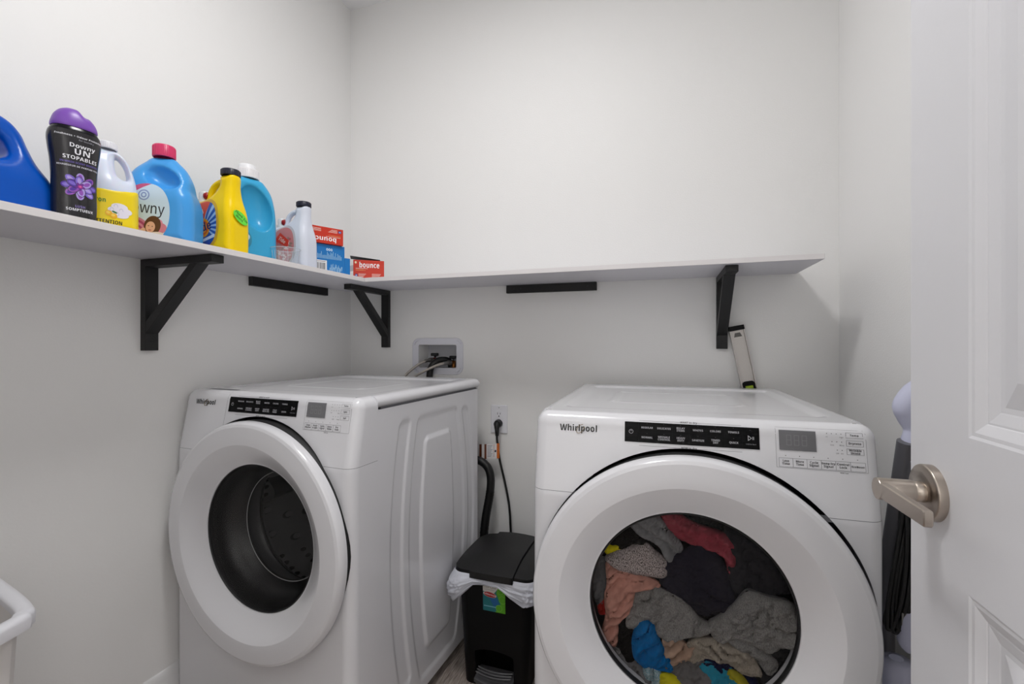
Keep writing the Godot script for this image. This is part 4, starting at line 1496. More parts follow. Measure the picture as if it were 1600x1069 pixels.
func boxes() -> void:
	var t := thing("dryer_sheet_box", "blue carton with a barcode standing under the upside-down red box", "box", Vector3(0.208, SHELF, 0.424), facing(26))
	var blue := Color(0.06, 0.48, 0.78)
	var im := pic(1000, 660, blue)
	for k in 3:
		oval(im, Vector2(82, 130 + k * 72), 34, 32, Color(0.92, 0.55, 0.66))
		oval(im, Vector2(82, 130 + k * 72), 16, 15, blue)
	var pale := Color(0.70, 0.84, 0.93)
	var rg := RandomNumberGenerator.new()
	rg.seed = 11
	for k in 22:
		var hgt := rg.randi_range(60, 190)
		im.fill_rect(Rect2i(180 + k * 34, 330 - hgt, 13, hgt), pale)
		im.fill_rect(Rect2i(560 + (k % 12) * 32, 620 - rg.randi_range(60, 190), 12, 60), pale)
		im.fill_rect(Rect2i(570 + (k % 12) * 32, 480 + rg.randi_range(0, 60), 10, 100), pale)
	for k in 3:
		oval(im, Vector2(490 + k * 62, 112), 28, 30, Color(0.9, 0.95, 1))
		oval(im, Vector2(490 + k * 62, 112), 13, 14, blue)
	im.fill_rect(Rect2i(150, 370, 330, 270), Color(0.95, 0.95, 0.95))
	for k in 17:
		im.fill_rect(Rect2i(205 + k * 14, 430, rg.randi_range(3, 9), 170), Color(0.1, 0.1, 0.12))
	im.fill_rect(Rect2i(180, 395, 260, 9), Color(0.5, 0.4, 0.4))
	var blue_m := mat(blue, 0.4)
	carton(t, Vector3(-0.0015, 0.0545, 0), Vector3(0.132, 0.108, 0.085), blue_m, printed(im, 0.4))
	var g := G.new()
	g.rbox(Vector3(0.0755, 0.0335, 0.001), Vector3(0.022, 0.066, 0.083), 0.001, 1)
	part("flap", g, blue_m, t)
	# red box lying upside down on it
	t = thing("dryer_sheet_box", "red dryer sheet box lying upside down on the blue carton", "box", Vector3(0.210, SHELF + 0.1088, 0.442), facing(27))
	im = sheet_print(false)
	im.rotate_180()
	var red_m := mat(Color(0.83, 0.20, 0.10), 0.4)
	carton(t, Vector3(0, 0.0305, 0), Vector3(0.140, 0.061, 0.085), red_m, printed(im, 0.4))
	g = G.new()
	g.rbox(Vector3(-0.0703, 0.0305, 0), Vector3(0.0006, 0.055, 0.078), 0.0002, 1)
	part("end_flap", g, mat(Color(0.80, 0.52, 0.48), 0.5), t)
	# open red box at the corner
	t = thing("dryer_sheet_box", "opened red dryer sheet box standing at the shelf corner, its lid torn up", "box", Vector3(0.268, SHELF, 0.226), deg_to_rad(36))
	carton(t, Vector3(0, 0.0392, 0.0385), Vector3(0.120, 0.078, 0.0012), red_m, printed(sheet_print(true), 0.4))
	var board := mat(Color(0.20, 0.18, 0.17), 0.7)  # darkness inside the open carton put into the board colour
	g = G.new()
	g.rbox(Vector3(0, 0.0392, -0.0385), Vector3(0.120, 0.078, 0.0012), 0.0004, 1)
	g.rbox(Vector3(0, 0.0012, 0), Vector3(0.118, 0.0012, 0.076), 0.0004, 1)
	g.rbox(Vector3(0.0595, 0.0392, 0), Vector3(0.0012, 0.078, 0.076), 0.0004, 1)
	part("carton_inside", g, board, t)
	g = G.new()
	g.xf = Transform3D(Basis(Vector3.BACK, -0.10), Vector3(-0.014, 0.0895, -0.010))
	g.rbox(Vector3(0, 0, 0), Vector3(0.118, 0.0016, 0.070), 0.0005, 1)
	part("lid", g, mat(Color(0.06, 0.055, 0.055), 0.6), t)
	g = G.new()
	g.xf = Transform3D(Basis(Vector3.UP, 0.5), Vector3(-0.066, 0.046, 0.02))
	g.rbox(Vector3(0, 0, 0), Vector3(0.0012, 0.024, 0.038), 0.0004, 1)
	part("end_flap", g, mat(Color(0.90, 0.89, 0.88), 0.6), t)

# ------------------------------------------------------------------ behind and between the machines
func plumbing() -> void:
	var t := thing("supply_box", "white recessed washer supply box in the back wall with two valves and a drain", "supply box", Vector3(0.468, 1.0835, 0))
	var g := G.new()
	var at := func(p: Vector2) -> Vector3: return Vector3(p.x, p.y, 0.004 if dist(rrect(0.234, 0.144, 0.03, 5), p) > 0.0 else 0.0015)
	var outer := rrect(0.252, 0.162, 0.034, 6)
	var inner := rrect(0.190, 0.105, 0.008, 3)
	var outs := func(p: Vector2) -> float: return minf(dist(outer, p), -dist(inner, p))
	lay(g, clip_grid(lin(-0.13, 0.13, 64), lin(-0.085, 0.085, 44), outs), at)
	for poly in [outer, inner]:
		for i in poly.size():
			var a: Vector2 = poly[i]
			var b: Vector2 = poly[(i + 1) % poly.size()]
			var q := [Vector3(a.x, a.y, -0.002), Vector3(b.x, b.y, -0.002), Vector3(b.x, b.y, 0.004), Vector3(a.x, a.y, 0.004)]
			g.face(q)
	part("face_plate", g, mat(Color(0.90, 0.90, 0.93), 0.4), t)
	g = G.new()
	var x := 0.0948
	var y := 0.0523
	var d := -0.085
	g.face([Vector3(-x, -y, d), Vector3(x, -y, d), Vector3(x, y, d), Vector3(-x, y, d)])
	g.face([Vector3(-x, -y, 0.003), Vector3(-x, -y, d), Vector3(-x, y, d), Vector3(-x, y, 0.003)])
	g.face([Vector3(x, -y, d), Vector3(x, -y, 0.003), Vector3(x, y, 0.003), Vector3(x, y, d)])
	g.face([Vector3(-x, y, d), Vector3(x, y, d), Vector3(x, y, 0.003), Vector3(-x, y, 0.003)])
	g.face([Vector3(-x, -y, 0.003), Vector3(x, -y, 0.003), Vector3(x, -y, d), Vector3(-x, -y, d)])
	part("box_liner", g, mat(Color(0.80, 0.80, 0.82), 0.5), t)
	for k in 2:
		var vx: float = [-0.036, 0.058][k]
		var vy: float = [-0.010, -0.022][k]
		g = G.new()
		g.tube([Vector3(vx, -0.052, -0.045), Vector3(vx, vy, -0.045)], 0.009, 12)
		g.tube([Vector3(vx, vy - 0.006, -0.045), Vector3(vx - 0.006, vy - 0.008, -0.02)], 0.0085, 12)
		var v := part("valve", g, M.red_metal if k == 0 else M.brass, t)
		g = G.new()
		g.rbox(Vector3(vx, vy + 0.016, -0.040), Vector3(0.034, 0.014, 0.018), 0.004, 2)
		g.tube([Vector3(vx, vy, -0.042), Vector3(vx, vy + 0.012, -0.042)], 0.005, 10)
		part("valve_handle", g, M.rubber, v)
	# steel braided hoses
	for k in 2:
		var path: Array = curve([[Vector3(0.428, 1.066, -0.026), Vector3(0.418, 1.063, 0.000), Vector3(0.400, 1.054, 0.024), Vector3(0.366, 1.026, 0.045), Vector3(0.332, 0.985, 0.060), Vector3(0.318, 0.90, 0.07), Vector3(0.325, 0.78, 0.07)], [Vector3(0.522, 1.054, -0.022), Vector3(0.512, 1.053, 0.002), Vector3(0.492, 1.048, 0.030), Vector3(0.448, 1.026, 0.055), Vector3(0.386, 0.988, 0.068), Vector3(0.352, 0.92, 0.078), Vector3(0.345, 0.80, 0.08)]][k])
		var h := thing("supply_hose", ["steel braided hose from the red valve at the box's left", "steel braided hose crossing in front of the black drain hose"][k], "hose", Vector3.ZERO, 0.0, "supply hoses")
		g = G.new()
		g.tube(path, 0.0058, 14)
		part("braided_sleeve", g, M.braid, h)
		g = G.new()
		g.tube([path[0], path[4]], [0.0115, 0.0115], 6)
		g.tube([path[4], path[9]], [0.0085, 0.0075], 14)
		part("coupling", g, M.steel, h)
	# black drain hose over the box's lower edge
	g = G.new()
	g.tube(curve([Vector3(0.512, 1.015, -0.05), Vector3(0.510, 1.050, -0.045), Vector3(0.496, 1.066, -0.022), Vector3(0.470, 1.062, 0.004), Vector3(0.448, 1.035, 0.022), Vector3(0.442, 0.99, 0.028), Vector3(0.440, 0.90, 0.033), Vector3(0.43, 0.72, 0.05)]), 0.0145, 16)
	single("drain_hose", g, M.cord, "thick black drain hose hooked over the lower edge of the supply box", "hose")
	# corrugated hose seen past the washer's back edge
	t = thing("corrugated_hose", "black corrugated hose arching out behind the washer's rear edge", "hose", Vector3.ZERO)
	var path := curve([Vector3(0.62, 0.62, 0.085), Vector3(0.665, 0.655, 0.085), Vector3(0.712, 0.653, 0.085), Vector3(0.745, 0.628, 0.085), Vector3(0.757, 0.585, 0.085), Vector3(0.753, 0.52, 0.085), Vector3(0.738, 0.44, 0.085), Vector3(0.728, 0.36, 0.085), Vector3(0.72, 0.22, 0.085), Vector3(0.70, 0.1, 0.085), Vector3(0.66, 0.02, 0.085)])
	g = G.new()
	g.tube(path.slice(0, 30), 0.0165, 16)
	part("smooth_bend", g, M.cord, t)
	g = G.new()
	var fine := []
	var rad := []
	for k in range(29, path.size() - 1):
		for j in 6:
			fine.append((path[k] as Vector3).lerp(path[k + 1], j / 6.0))
			rad.append([0.0178, 0.0178, 0.0160, 0.0160, 0.0178, 0.0160][j])
	g.tube(fine, rad, 16)
	part("corrugation", g, M.cord, t)
	# outlet
	t = thing("wall_outlet", "white duplex wall outlet between the machines with one black plug in it", "outlet", Vector3(0.764, 0.8175, 0))
	g = G.new()
	g.prism(rrect(0.0745, 0.120, 0.003, 2), 0.0, 0.006, 0.002)
	part("cover_plate", g, M.plastic_white, t)
	for k in 2:
		var dev := G.new()
		var pl := PackedVector2Array()
		for p in rrect(0.033, 0.033, 0.012, 5): pl.append(p + Vector2(0, 0.020 - 0.040 * k))
		dev.prism(pl, 0.005, 0.0072, 0.0004)
		var rc := part("receptacle", dev, M.plastic_white, t)
		g = G.new()
		for q in [[-0.0062, 0.004, 0.0022, 0.0085], [0.0062, 0.004, 0.0022, 0.0075]]:
			g.rbox(Vector3(q[0], 0.020 - 0.040 * k + q[1], 0.0071), Vector3(q[2], q[3], 0.0006), 0.0002, 1)
		g.rbox(Vector3(0, 0.020 - 0.040 * k - 0.0075, 0.0071), Vector3(0.0045, 0.0050, 0.0006), 0.0002, 1)
		part("slot", g, M.rubber, rc)
	g = G.new()
	g.xf = Transform3D(Basis(Vector3.RIGHT, PI / 2), Vector3(0, 0.049, 0.006))
	g.lathe([Vector2(0.0001, 0.0006), Vector2(0.0022, 0.0006), Vector2(0.003, 0.0)], 12)
	part("screw", g, mat(Color(0.75, 0.75, 0.76), 0.3, 0.5), t)
	# power cord, its plug and its warning tag
	t = thing("power_cord", "black power cord plugged into the outlet and hanging down behind the bin", "cord", Vector3.ZERO)
	g = G.new()
	g.tube(curve([Vector3(0.766, 0.765, 0.035), Vector3(0.766, 0.727, 0.033), Vector3(0.777, 0.647, 0.03), Vector3(0.800, 0.555, 0.03), Vector3(0.818, 0.463, 0.03), Vector3(0.825, 0.357, 0.03), Vector3(0.83, 0.2, 0.03), Vector3(0.86, 0.06, 0.03), Vector3(0.92, 0.012, 0.035), Vector3(1.06, 0.010, 0.03)]), 0.0047, 10)
	part("cable", g, M.cord, t)
	g = G.new()
	g.tube([Vector3(0.764, 0.800, 0.008), Vector3(0.764, 0.800, 0.016), Vector3(0.764, 0.7985, 0.030)], [0.0175, 0.0180, 0.0155], 20)
	g.tube(curve([Vector3(0.764, 0.800, 0.024), Vector3(0.7645, 0.790, 0.033), Vector3(0.766, 0.770, 0.035), Vector3(0.766, 0.752, 0.0345)]), [0.014, 0.0138, 0.0135, 0.013, 0.0126, 0.0122, 0.0118, 0.0112, 0.0105, 0.0100, 0.0095, 0.009, 0.0085, 0.0080, 0.0078, 0.0076, 0.0074, 0.0072, 0.0070], 16)
	part("plug", g, M.cord, t)
	var im := pic(560, 400, Color(0.93, 0.92, 0.92))
	im.fill_rect(Rect2i(0, 0, 70, 400), Color(0.42, 0.22, 0.12))
	im.fill_rect(Rect2i(150, 0, 60, 400), Color(0.45, 0.25, 0.16))
	im.fill_rect(Rect2i(490, 0, 70, 400), Color(0.82, 0.42, 0.14))
	for k in 9:
		im.fill_rect(Rect2i(235, 40 + k * 36, 140 - (k % 3) * 18, 12), Color(0.45, 0.45, 0.5))
		im.fill_rect(Rect2i(390, 40 + k * 36, 50, 10), [Color(0.80, 0.50, 0.34), Color(0.55, 0.55, 0.6)][k % 2])
	oval(im, Vector2(455, 200), 26, 30, Color(0.1, 0.12, 0.2))
	var tag_m := printed(im, 0.5)
	tag_m.cull_mode = BaseMaterial3D.CULL_DISABLED
	g = G.new()
	g.grid(lin(0, 1, 12), lin(0, 1, 4), func(u, v): return Vector3(0.690 + 0.092 * u, 0.650 + 0.012 * u + 0.063 * v, 0.046 + 0.006 * sin(u * 2.6)))
	part("warning_tag", g, tag_m, t)

func level() -> void:
	var t := thing("spirit_level", "worn aluminium spirit level leaning on the wall behind the dryer", "level", Vector3(1.915, 0.004, 0.020))
	t.rotation.z = deg_to_rad(11.2)
	var len := 1.224
	var g := G.new()
	g.rbox(Vector3(0, len / 2, 0.0), Vector3(0.042, len - 0.03, 0.008), 0.001, 1)
	for s in [-1.0, 1.0]:
		g.rbox(Vector3(s * 0.0232, len / 2, 0), Vector3(0.0036, len - 0.03, 0.022), 0.0012, 1)
	part("beam", g, M.alu, t)
	for yy in [0.008, len - 0.008]:
		g = G.new()
		g.rbox(Vector3(0, yy, 0), Vector3(0.0515, 0.017, 0.024), 0.002, 2)
		part("end_cap", g, M.black, t)
	g = G.new()
	g.prism(PackedVector2Array([Vector2(-0.0135, len - 0.040), Vector2(0.0135, len - 0.040), Vector2(0.0085, len - 0.025), Vector2(-0.0085, len - 0.025)]), 0.0036, 0.0046, 0.0003)
	part("hang_hole", g, mat(Color(0.40, 0.39, 0.38), 0.6), t)
	for yy in [len - 0.225, 0.20]:
		g = G.new()
		var pl := PackedVector2Array()
		for p in rrect(0.0400, 0.048, 0.010, 4): pl.append(p + Vector2(0, yy))
		g.prism(pl, 0.001, 0.0075, 0.0015)
		var fr := part("vial_frame", g, M.black, t)
		g = G.new()
		g.xf = Transform3D(Basis(Vector3.BACK, PI / 2), Vector3(0.013, yy, 0.0062))
		g.lathe([Vector2(0.0001, 0), Vector2(0.0082, 0.001), Vector2(0.0082, 0.025), Vector2(0.0001, 0.026)], 16)
		part("vial", g, M.vial, fr)

func step_can() -> void:
	var t := thing("step_can", "black plastic step can with a folding lid standing between the two machines", "bin", Vector3(0.902, 0, 0.305))
	var g := G.new()
	part("body", _can_body(), M.black, t)
	# pedal
	g = G.new()
	var pl := PackedVector2Array()
	for x in lin(-0.066, 0.066, 10): pl.append(Vector2(x, 0.150 - 3.2 * x * x))
	pl.append(Vector2(0.066, 0.075))
	pl.append(Vector2(-0.066, 0.075))
	g.xf = Transform3D(Basis(Vector3.RIGHT, PI / 2 + 0.10), Vector3(0, 0.038, 0))
	g.prism(pl, -0.010, 0.006, 0.002)
	var ped := part("pedal", g, M.grey_rubber, t)
	for r in 3:
		g = G.new()
		var path := []
		for x in lin(-0.060, 0.060, 14): path.append(Vector3(x, 0.0535 - r * -0.0012, 0.143 - r * 0.011 - 3.2 * x * x))
		g.tube(path, 0.0022, 6)
		part("tread_rib", g, mat(Color(0.36, 0.36, 0.37), 0.35), ped)
	# lid: two shoulders and a raised centre flap
	var dome := func(x: float, z: float) -> float: return 0.413 - 0.9 * x * x - 0.55 * pow(maxf(z - 0.02, 0.0), 2) * 2.0 - 0.25 * pow(minf(z, 0.0), 2)
	for q in [[-0.146, -0.0765, 0.150, 0.0], [-0.0745, 0.0745, 0.160, 0.006], [0.0765, 0.146, 0.150, 0.0]]:
		g = G.new()
		var back := -0.135
		var fr := func(x: float) -> float:
			var e := absf(x)
			return q[2] - 1.2 * e * e - (0.022 * pow(maxf((e - 0.113) / 0.033, 0.0), 2))
		var bk := func(x: float) -> float: return back + 0.03 * pow(maxf((absf(x) - 0.113) / 0.033, 0.0), 2)
		var top := func(u: float, v: float) -> Vector3:
			var x := lerpf(q[0], q[1], u)
			var z := lerpf(bk.call(x), fr.call(x), v)
			return Vector3(x, dome.call(x, z) + q[3], z)
		g.grid(lin(0, 1, 14), lin(0, 1, 24), top, -1.0)
		var rim := []
		for u in lin(0, 1, 14): rim.append(top.call(u, 1.0))
		for v in lin(1, 0, 24).slice(1): rim.append(top.call(1.0, v))
		for u in lin(1, 0, 14).slice(1): rim.append(top.call(u, 0.0))
		for v in lin(0, 1, 24).slice(1): rim.append(top.call(0.0, v))
		var prev := []
		for i in rim.size():
			var p: Vector3 = rim[i]
			var nxt: Vector3 = rim[(i + 1) % rim.size()] if i < rim.size() - 1 else rim[1]
			var dir := nxt - p
			var nrm := Vector3(-dir.z, 0, dir.x).normalized()
			if nrm.dot(p - Vector3((q[0] + q[1]) / 2, 0, 0.01)) < 0: nrm = -nrm
			var a := g.add(p, nrm)
			var b := g.add(Vector3(p.x, minf(p.y - 0.022, 0.380), p.z), nrm)
			if i > 0:
				g.quad(prev[0], a, b, prev[1])
			prev = [a, b]
		part("lid", g, M.black_dull, t)
	# label
	var im := pic(420, 480, Color(0.10, 0.42, 0.44))
	poly2(im, PackedVector2Array([Vector2(0, 0), Vector2(300, 0), Vector2(300, 30), Vector2(200, 160), Vector2(0, 130)]), Color(0.80, 0.79, 0.77))
	poly2(im, PackedVector2Array([Vector2(300, 0), Vector2(420, 0), Vector2(420, 480), Vector2(230, 480), Vector2(330, 320), Vector2(250, 130)]), Color(0.33, 0.62, 0.08))
	for r in [[330, 90, 60], [370, 240, 70], [300, 400, 60]]:
		oval(im, Vector2(r[0], r[1]), r[2], r[2], Color(0.50, 0.75, 0.30))
		oval(im, Vector2(r[0], r[1]), r[2] - 6, r[2] - 6, Color(0.33, 0.62, 0.08))
	poly2(im, PackedVector2Array([Vector2(120, 230), Vector2(270, 230), Vector2(300, 330), Vector2(200, 380)]), Color(0.10, 0.36, 0.58))
	text2(im, "STEP CAN", Vector2(128, 50), 62, Color(0.42, 0.42, 0.42), false, 0.9)
	im.fill_rect(Rect2i(14, 88, 200, 8), Color(0.6, 0.6, 0.6))
	oval(im, Vector2(130, 180), 126, 50, Color(0.75, 0.65, 0.65), 0.12)
	oval(im, Vector2(130, 180), 118, 43, Color(0.62, 0.06, 0.08), 0.12)
	text2(im, "Rubbermaid", Vector2(130, 180), 44, Color(0.92, 0.88, 0.88), true, 0.95, 0.12)
	im.fill_rect(Rect2i(14, 385, 230, 16), Color(0.50, 0.72, 0.78))
	g = G.new()
	g.face([Vector3(-0.035, 0.350, 0.1335), Vector3(0.043, 0.350, 0.1335), Vector3(0.043, 0.262, 0.1305), Vector3(-0.035, 0.262, 0.1305)], [Vector2(0, 0), Vector2(1, 0), Vector2(1, 1), Vector2(0, 1)])
	part("sticker", g, printed(im, 0.45), t)
	bin_liner()

func _can_body() -> G:   # a tapering rounded box, its lower front cut away in an arch
	var g := G.new()
	var w := func(y: float) -> Vector2: return Vector2(0.112 + 0.018 * y / 0.38, 0.118 + 0.014 * y / 0.38)
	var per := func(s: float, y: float) -> Vector3:   # s from 0 to 4 round the box, front side 0..1
		var h: Vector2 = w.call(y)
		var p := rrect(h.x * 2, h.y * 2, 0.028, 5)
		var i := int(s) % p.size()
		return Vector3(p[i].x, y, p[i].y)
	var h0: Vector2 = w.call(0.0)
	# side and back walls from the corner rings
	var n := rrect(0.2, 0.24, 0.028, 5).size()
	var ys := lin(0, 0.378, 12)
	for i in n:
		var a: Vector3 = per.call(i, 0.1)
		var b: Vector3 = per.call(i + 1, 0.1)
		if a.z > 0.115 and b.z > 0.115 and absf(a.x - b.x) > 0.05:
			continue   # the front is built below
		for j in 12:
			var q := [per.call(i, ys[j]), per.call(i + 1, ys[j]), per.call(i + 1, ys[j + 1]), per.call(i, ys[j + 1])]
			var ids := []
			for p in q:
				var nn := Vector3(p.x - clampf(p.x, -0.086, 0.086), -0.002, p.z - clampf(p.z, -0.09, 0.09))
				ids.append(g.add(p, nn))
			g.quad(ids[0], ids[1], ids[2], ids[3])
	var arch := func(p: Vector2) -> float: return maxf(p.y - (0.128 - 2.6 * p.x * p.x), absf(p.x) - 0.068)
	lay(g, clip_grid(lin(-1, 1, 40), lin(0.0, 0.378, 60), func(p): return arch.call(Vector2(p.x * (w.call(p.y).x - 0.028), p.y))), func(p: Vector2) -> Vector3:
		var h: Vector2 = w.call(p.y)
		return Vector3(p.x * (h.x - 0.028), p.y, h.y))
	# recess behind the arch
	g.grid(lin(-1, 1, 16), [0.0, 1.0], func(u, v): return Vector3(u * 0.068, 0.128 - 2.6 * pow(u * 0.068, 2), 0.121 - 0.09 * v), -1.0)
	for s in [-1.0, 1.0]:
		g.face([Vector3(s * 0.068, 0, 0.118), Vector3(s * 0.068, 0, 0.03), Vector3(s * 0.068, 0.118, 0.03), Vector3(s * 0.068, 0.118, 0.121)])
	g.face([Vector3(-0.068, 0, 0.031), Vector3(0.068, 0, 0.031), Vector3(0.068, 0.13, 0.031), Vector3(-0.068, 0.13, 0.031)])
	return g

func bin_liner() -> void:
	var g := G.new()
	var nz := FastNoiseLite.new()
	nz.seed = 3
	nz.frequency = 9.0
	var p := rrect(0.276, 0.276, 0.032, 8)
	var k := p.size()
	var ring := []
	for i in k:   # even steps round the rim
		for j in 5:
			ring.append(p[i].lerp(p[(i + 1) % k], j / 5.0))
	var m := ring.size()
	var us := []
	for i in m + 1: us.append(i)
	g.grid(us, lin(0, 1, 22), func(u, v):
		var q: Vector2 = ring[int(u) % m]
		var n := (q - Vector2(clampf(q.x, -0.107, 0.107), clampf(q.y, -0.10, 0.10))).normalized()
		var corner := exp(-(Vector2(q.x + 0.134, q.y - 0.110)).length_squared() / 0.0030)
		var right := exp(-(Vector2(q.x - 0.115, q.y - 0.13)).length_squared() / 0.0060)
		var drop := 0.016 + 0.010 * (nz.get_noise_2d(q.x * 2.0, q.y * 2.0) + 0.5) + corner * 0.096 + right * 0.055
		var wr := nz.get_noise_3d(q.x * 4.0 + v, q.y * 4.0, v * 0.7) * 0.010 + nz.get_noise_3d(q.x * 11.0, q.y * 11.0, v * 2.0) * 0.004
		var o := 0.002 + (0.010 + 0.018 * corner) * sin(v * PI * 0.9) + wr * smoothstep(0.0, 0.4, v) + 0.004
		var r := q + n * maxf(o, 0.0015)
		return Vector3(r.x, 0.381 - drop * v, r.y), 1.0)
	var o := single("bin_liner", g, M.bag, "thin white plastic bag folded out over the rim of the black step can", "bag")
	o.position = Vector3(0.902, 0, 0.305)

func hamper() -> void:
	var t := thing("laundry_hamper", "tall white plastic laundry hamper in the left corner of the picture", "hamper", Vector3(0.190, 0, 1.540))
	t.rotation.y = deg_to_rad(-2)
	var ring := func(y: float, grow: float) -> Array:
		var f := 0.86 + 0.14 * y / 0.655
		var r := []
		for p in loop2([-0.150, -0.248, 0.0, -0.232, 0.118, -0.213, 0.142, -0.200, 0.157, -0.175, 0.198, 0.0, 0.160, 0.18, 0.142, 0.205, 0.118, 0.219, 0.0, 0.226, -0.118, 0.219, -0.142, 0.205, -0.152, 0.18, -0.160, 0.0, -0.152, -0.18], 6, f):
			r.append(Vector3(p.x, y, p.y) + Vector3(p.x, 0, p.y).normalized() * grow)
		r.append(r[0])
		return r
	var g := G.new()
	var k := (ring.call(0.0, 0.0) as Array).size()
	var us := []
	for i in k: us.append(i)
	g.grid(us, lin(0.0, 0.655, 12), func(u, y): return (ring.call(y, 0.0) as Array)[int(u)], -1.0)
	g.grid(us, lin(0.01, 0.655, 12), func(u, y): return (ring.call(y, -0.003) as Array)[int(u)], 1.0)
	var bottom: Array = ring.call(0.005, -0.002)
	for i in k - 1:
		g.face([bottom[i], bottom[i + 1], Vector3(0, 0.005, 0)])
	part("basket_wall", g, M.hamper, t)
	g = G.new()
	var sec := [[-0.004, 0.650], [-0.005, 0.660], [-0.002, 0.666], [0.010, 0.668], [0.019, 0.665], [0.0225, 0.658], [0.0225, 0.640], [0.020, 0.640], [0.0195, 0.655], [0.0, 0.657]]
	g.grid(us, lin(0, 9, 9), func(u, s): return (ring.call(sec[int(s)][1] - 0.005, sec[int(s)][0]) as Array)[int(u)], -1.0)
	part("rim", g, M.plastic_white, t)

func mop() -> void:
	# a steam mop leaning in the gap between dryer and right wall
	var t := thing("steam_mop", "steam mop with a white grip, grey pole and coiled black cord behind the door", "mop", Vector3.ZERO)
	var top := Vector3(1.903, 0.916, 0.692)
	var low := Vector3(1.902, 0.555, 0.597)
	var g := G.new()
	g.tube([top + (top - low) * 0.08, low], [0.0175, 0.0190], 18)
	part("pole", g, M.grey_pole, t)
	g = G.new()
	g.tube(curve([Vector3(1.908, 0.905, 0.690), Vector3(1.914, 0.940, 0.690), Vector3(1.920, 0.970, 0.690), Vector3(1.910, 0.998, 0.692), Vector3(1.904, 1.016, 0.694), Vector3(1.916, 1.040, 0.694), Vector3(1.938, 1.062, 0.694), Vector3(1.962, 1.080, 0.694)]), [0.018, 0.018, 0.0182, 0.0185, 0.0188, 0.019, 0.019, 0.019, 0.019, 0.019, 0.0192, 0.0196, 0.020, 0.0205, 0.0212, 0.022, 0.0225, 0.023, 0.0232, 0.0235, 0.0235, 0.0235, 0.0235, 0.0235, 0.0235, 0.0235, 0.0232, 0.023, 0.023, 0.023, 0.023, 0.023, 0.0225, 0.022, 0.022, 0.0215, 0.021, 0.021, 0.0205, 0.020, 0.019, 0.018, 0.015], 18)
	part("grip", g, M.lilac, t)
	g = G.new()
	g.tube([low + Vector3(0.0, 0.0, 0.0), Vector3(1.912, 0.30, 0.56)], [0.0195, 0.024], 18)
	part("lower_pole", g, M.grey_pole, t)
	g = G.new()
	g.tube(curve([Vector3(1.908, 0.606, 0.700), Vector3(1.908, 0.588, 0.700), Vector3(1.908, 0.562, 0.699), Vector3(1.907, 0.536, 0.698), Vector3(1.906, 0.516, 0.697)]), [0.006, 0.010, 0.0135, 0.016, 0.018, 0.0195, 0.0205, 0.021, 0.0215, 0.022, 0.022, 0.022, 0.022, 0.022, 0.022, 0.0215, 0.021, 0.0205, 0.0195, 0.018, 0.016, 0.0135, 0.010, 0.007, 0.003], 20)
	part("water_tank", g, M.lilac, t)
	g = G.new()
	g.rbox(Vector3(1.915, 0.045, 0.60), Vector3(0.11, 0.05, 0.25), 0.02, 4)
	g.tube([Vector3(1.912, 0.05, 0.56), Vector3(1.912, 0.32, 0.56)], [0.030, 0.024], 18)
	part("mop_head", g, M.lilac, t)
	g = G.new()
	g.tube(curve([Vector3(1.888, 0.497, 0.690), Vector3(1.889, 0.480, 0.689), Vector3(1.891, 0.43, 0.680), Vector3(1.897, 0.32, 0.65), Vector3(1.905, 0.12, 0.61)]), [0.012, 0.020, 0.0245, 0.027, 0.029, 0.030, 0.0305, 0.031, 0.0315, 0.032, 0.032, 0.032, 0.032, 0.032, 0.032, 0.032, 0.032, 0.032, 0.032, 0.032, 0.032, 0.032, 0.032, 0.032, 0.030], 20)
	part("boiler_housing", g, M.lilac, t)
	for i in 7:
		g = G.new()
		var o := Vector3((i % 4) * 0.0085 - 0.012, -0.004 * (i % 3), (i / 4) * 0.008)
		g.tube(curve([Vector3(1.912, 0.800, 0.680) + o, Vector3(1.905 - 0.002 * i, 0.72, 0.690) + o, Vector3(1.891 - 0.002 * i, 0.63, 0.694) + o, Vector3(1.879, 0.578, 0.696) + o, Vector3(1.880, 0.566, 0.697) + o, Vector3(1.889, 0.572, 0.697) + o, Vector3(1.903, 0.64, 0.700) + o, Vector3(1.913, 0.73, 0.693) + o, Vector3(1.917, 0.80, 0.682) + o]), 0.0042, 8)
		part("cord_loop", g, M.cord, t)
	g = G.new()
	g.rbox(Vector3(1.893, 0.588, 0.708), Vector3(0.008, 0.026, 0.006), 0.001, 1)
	part("plug_clip", g, M.steel, t)

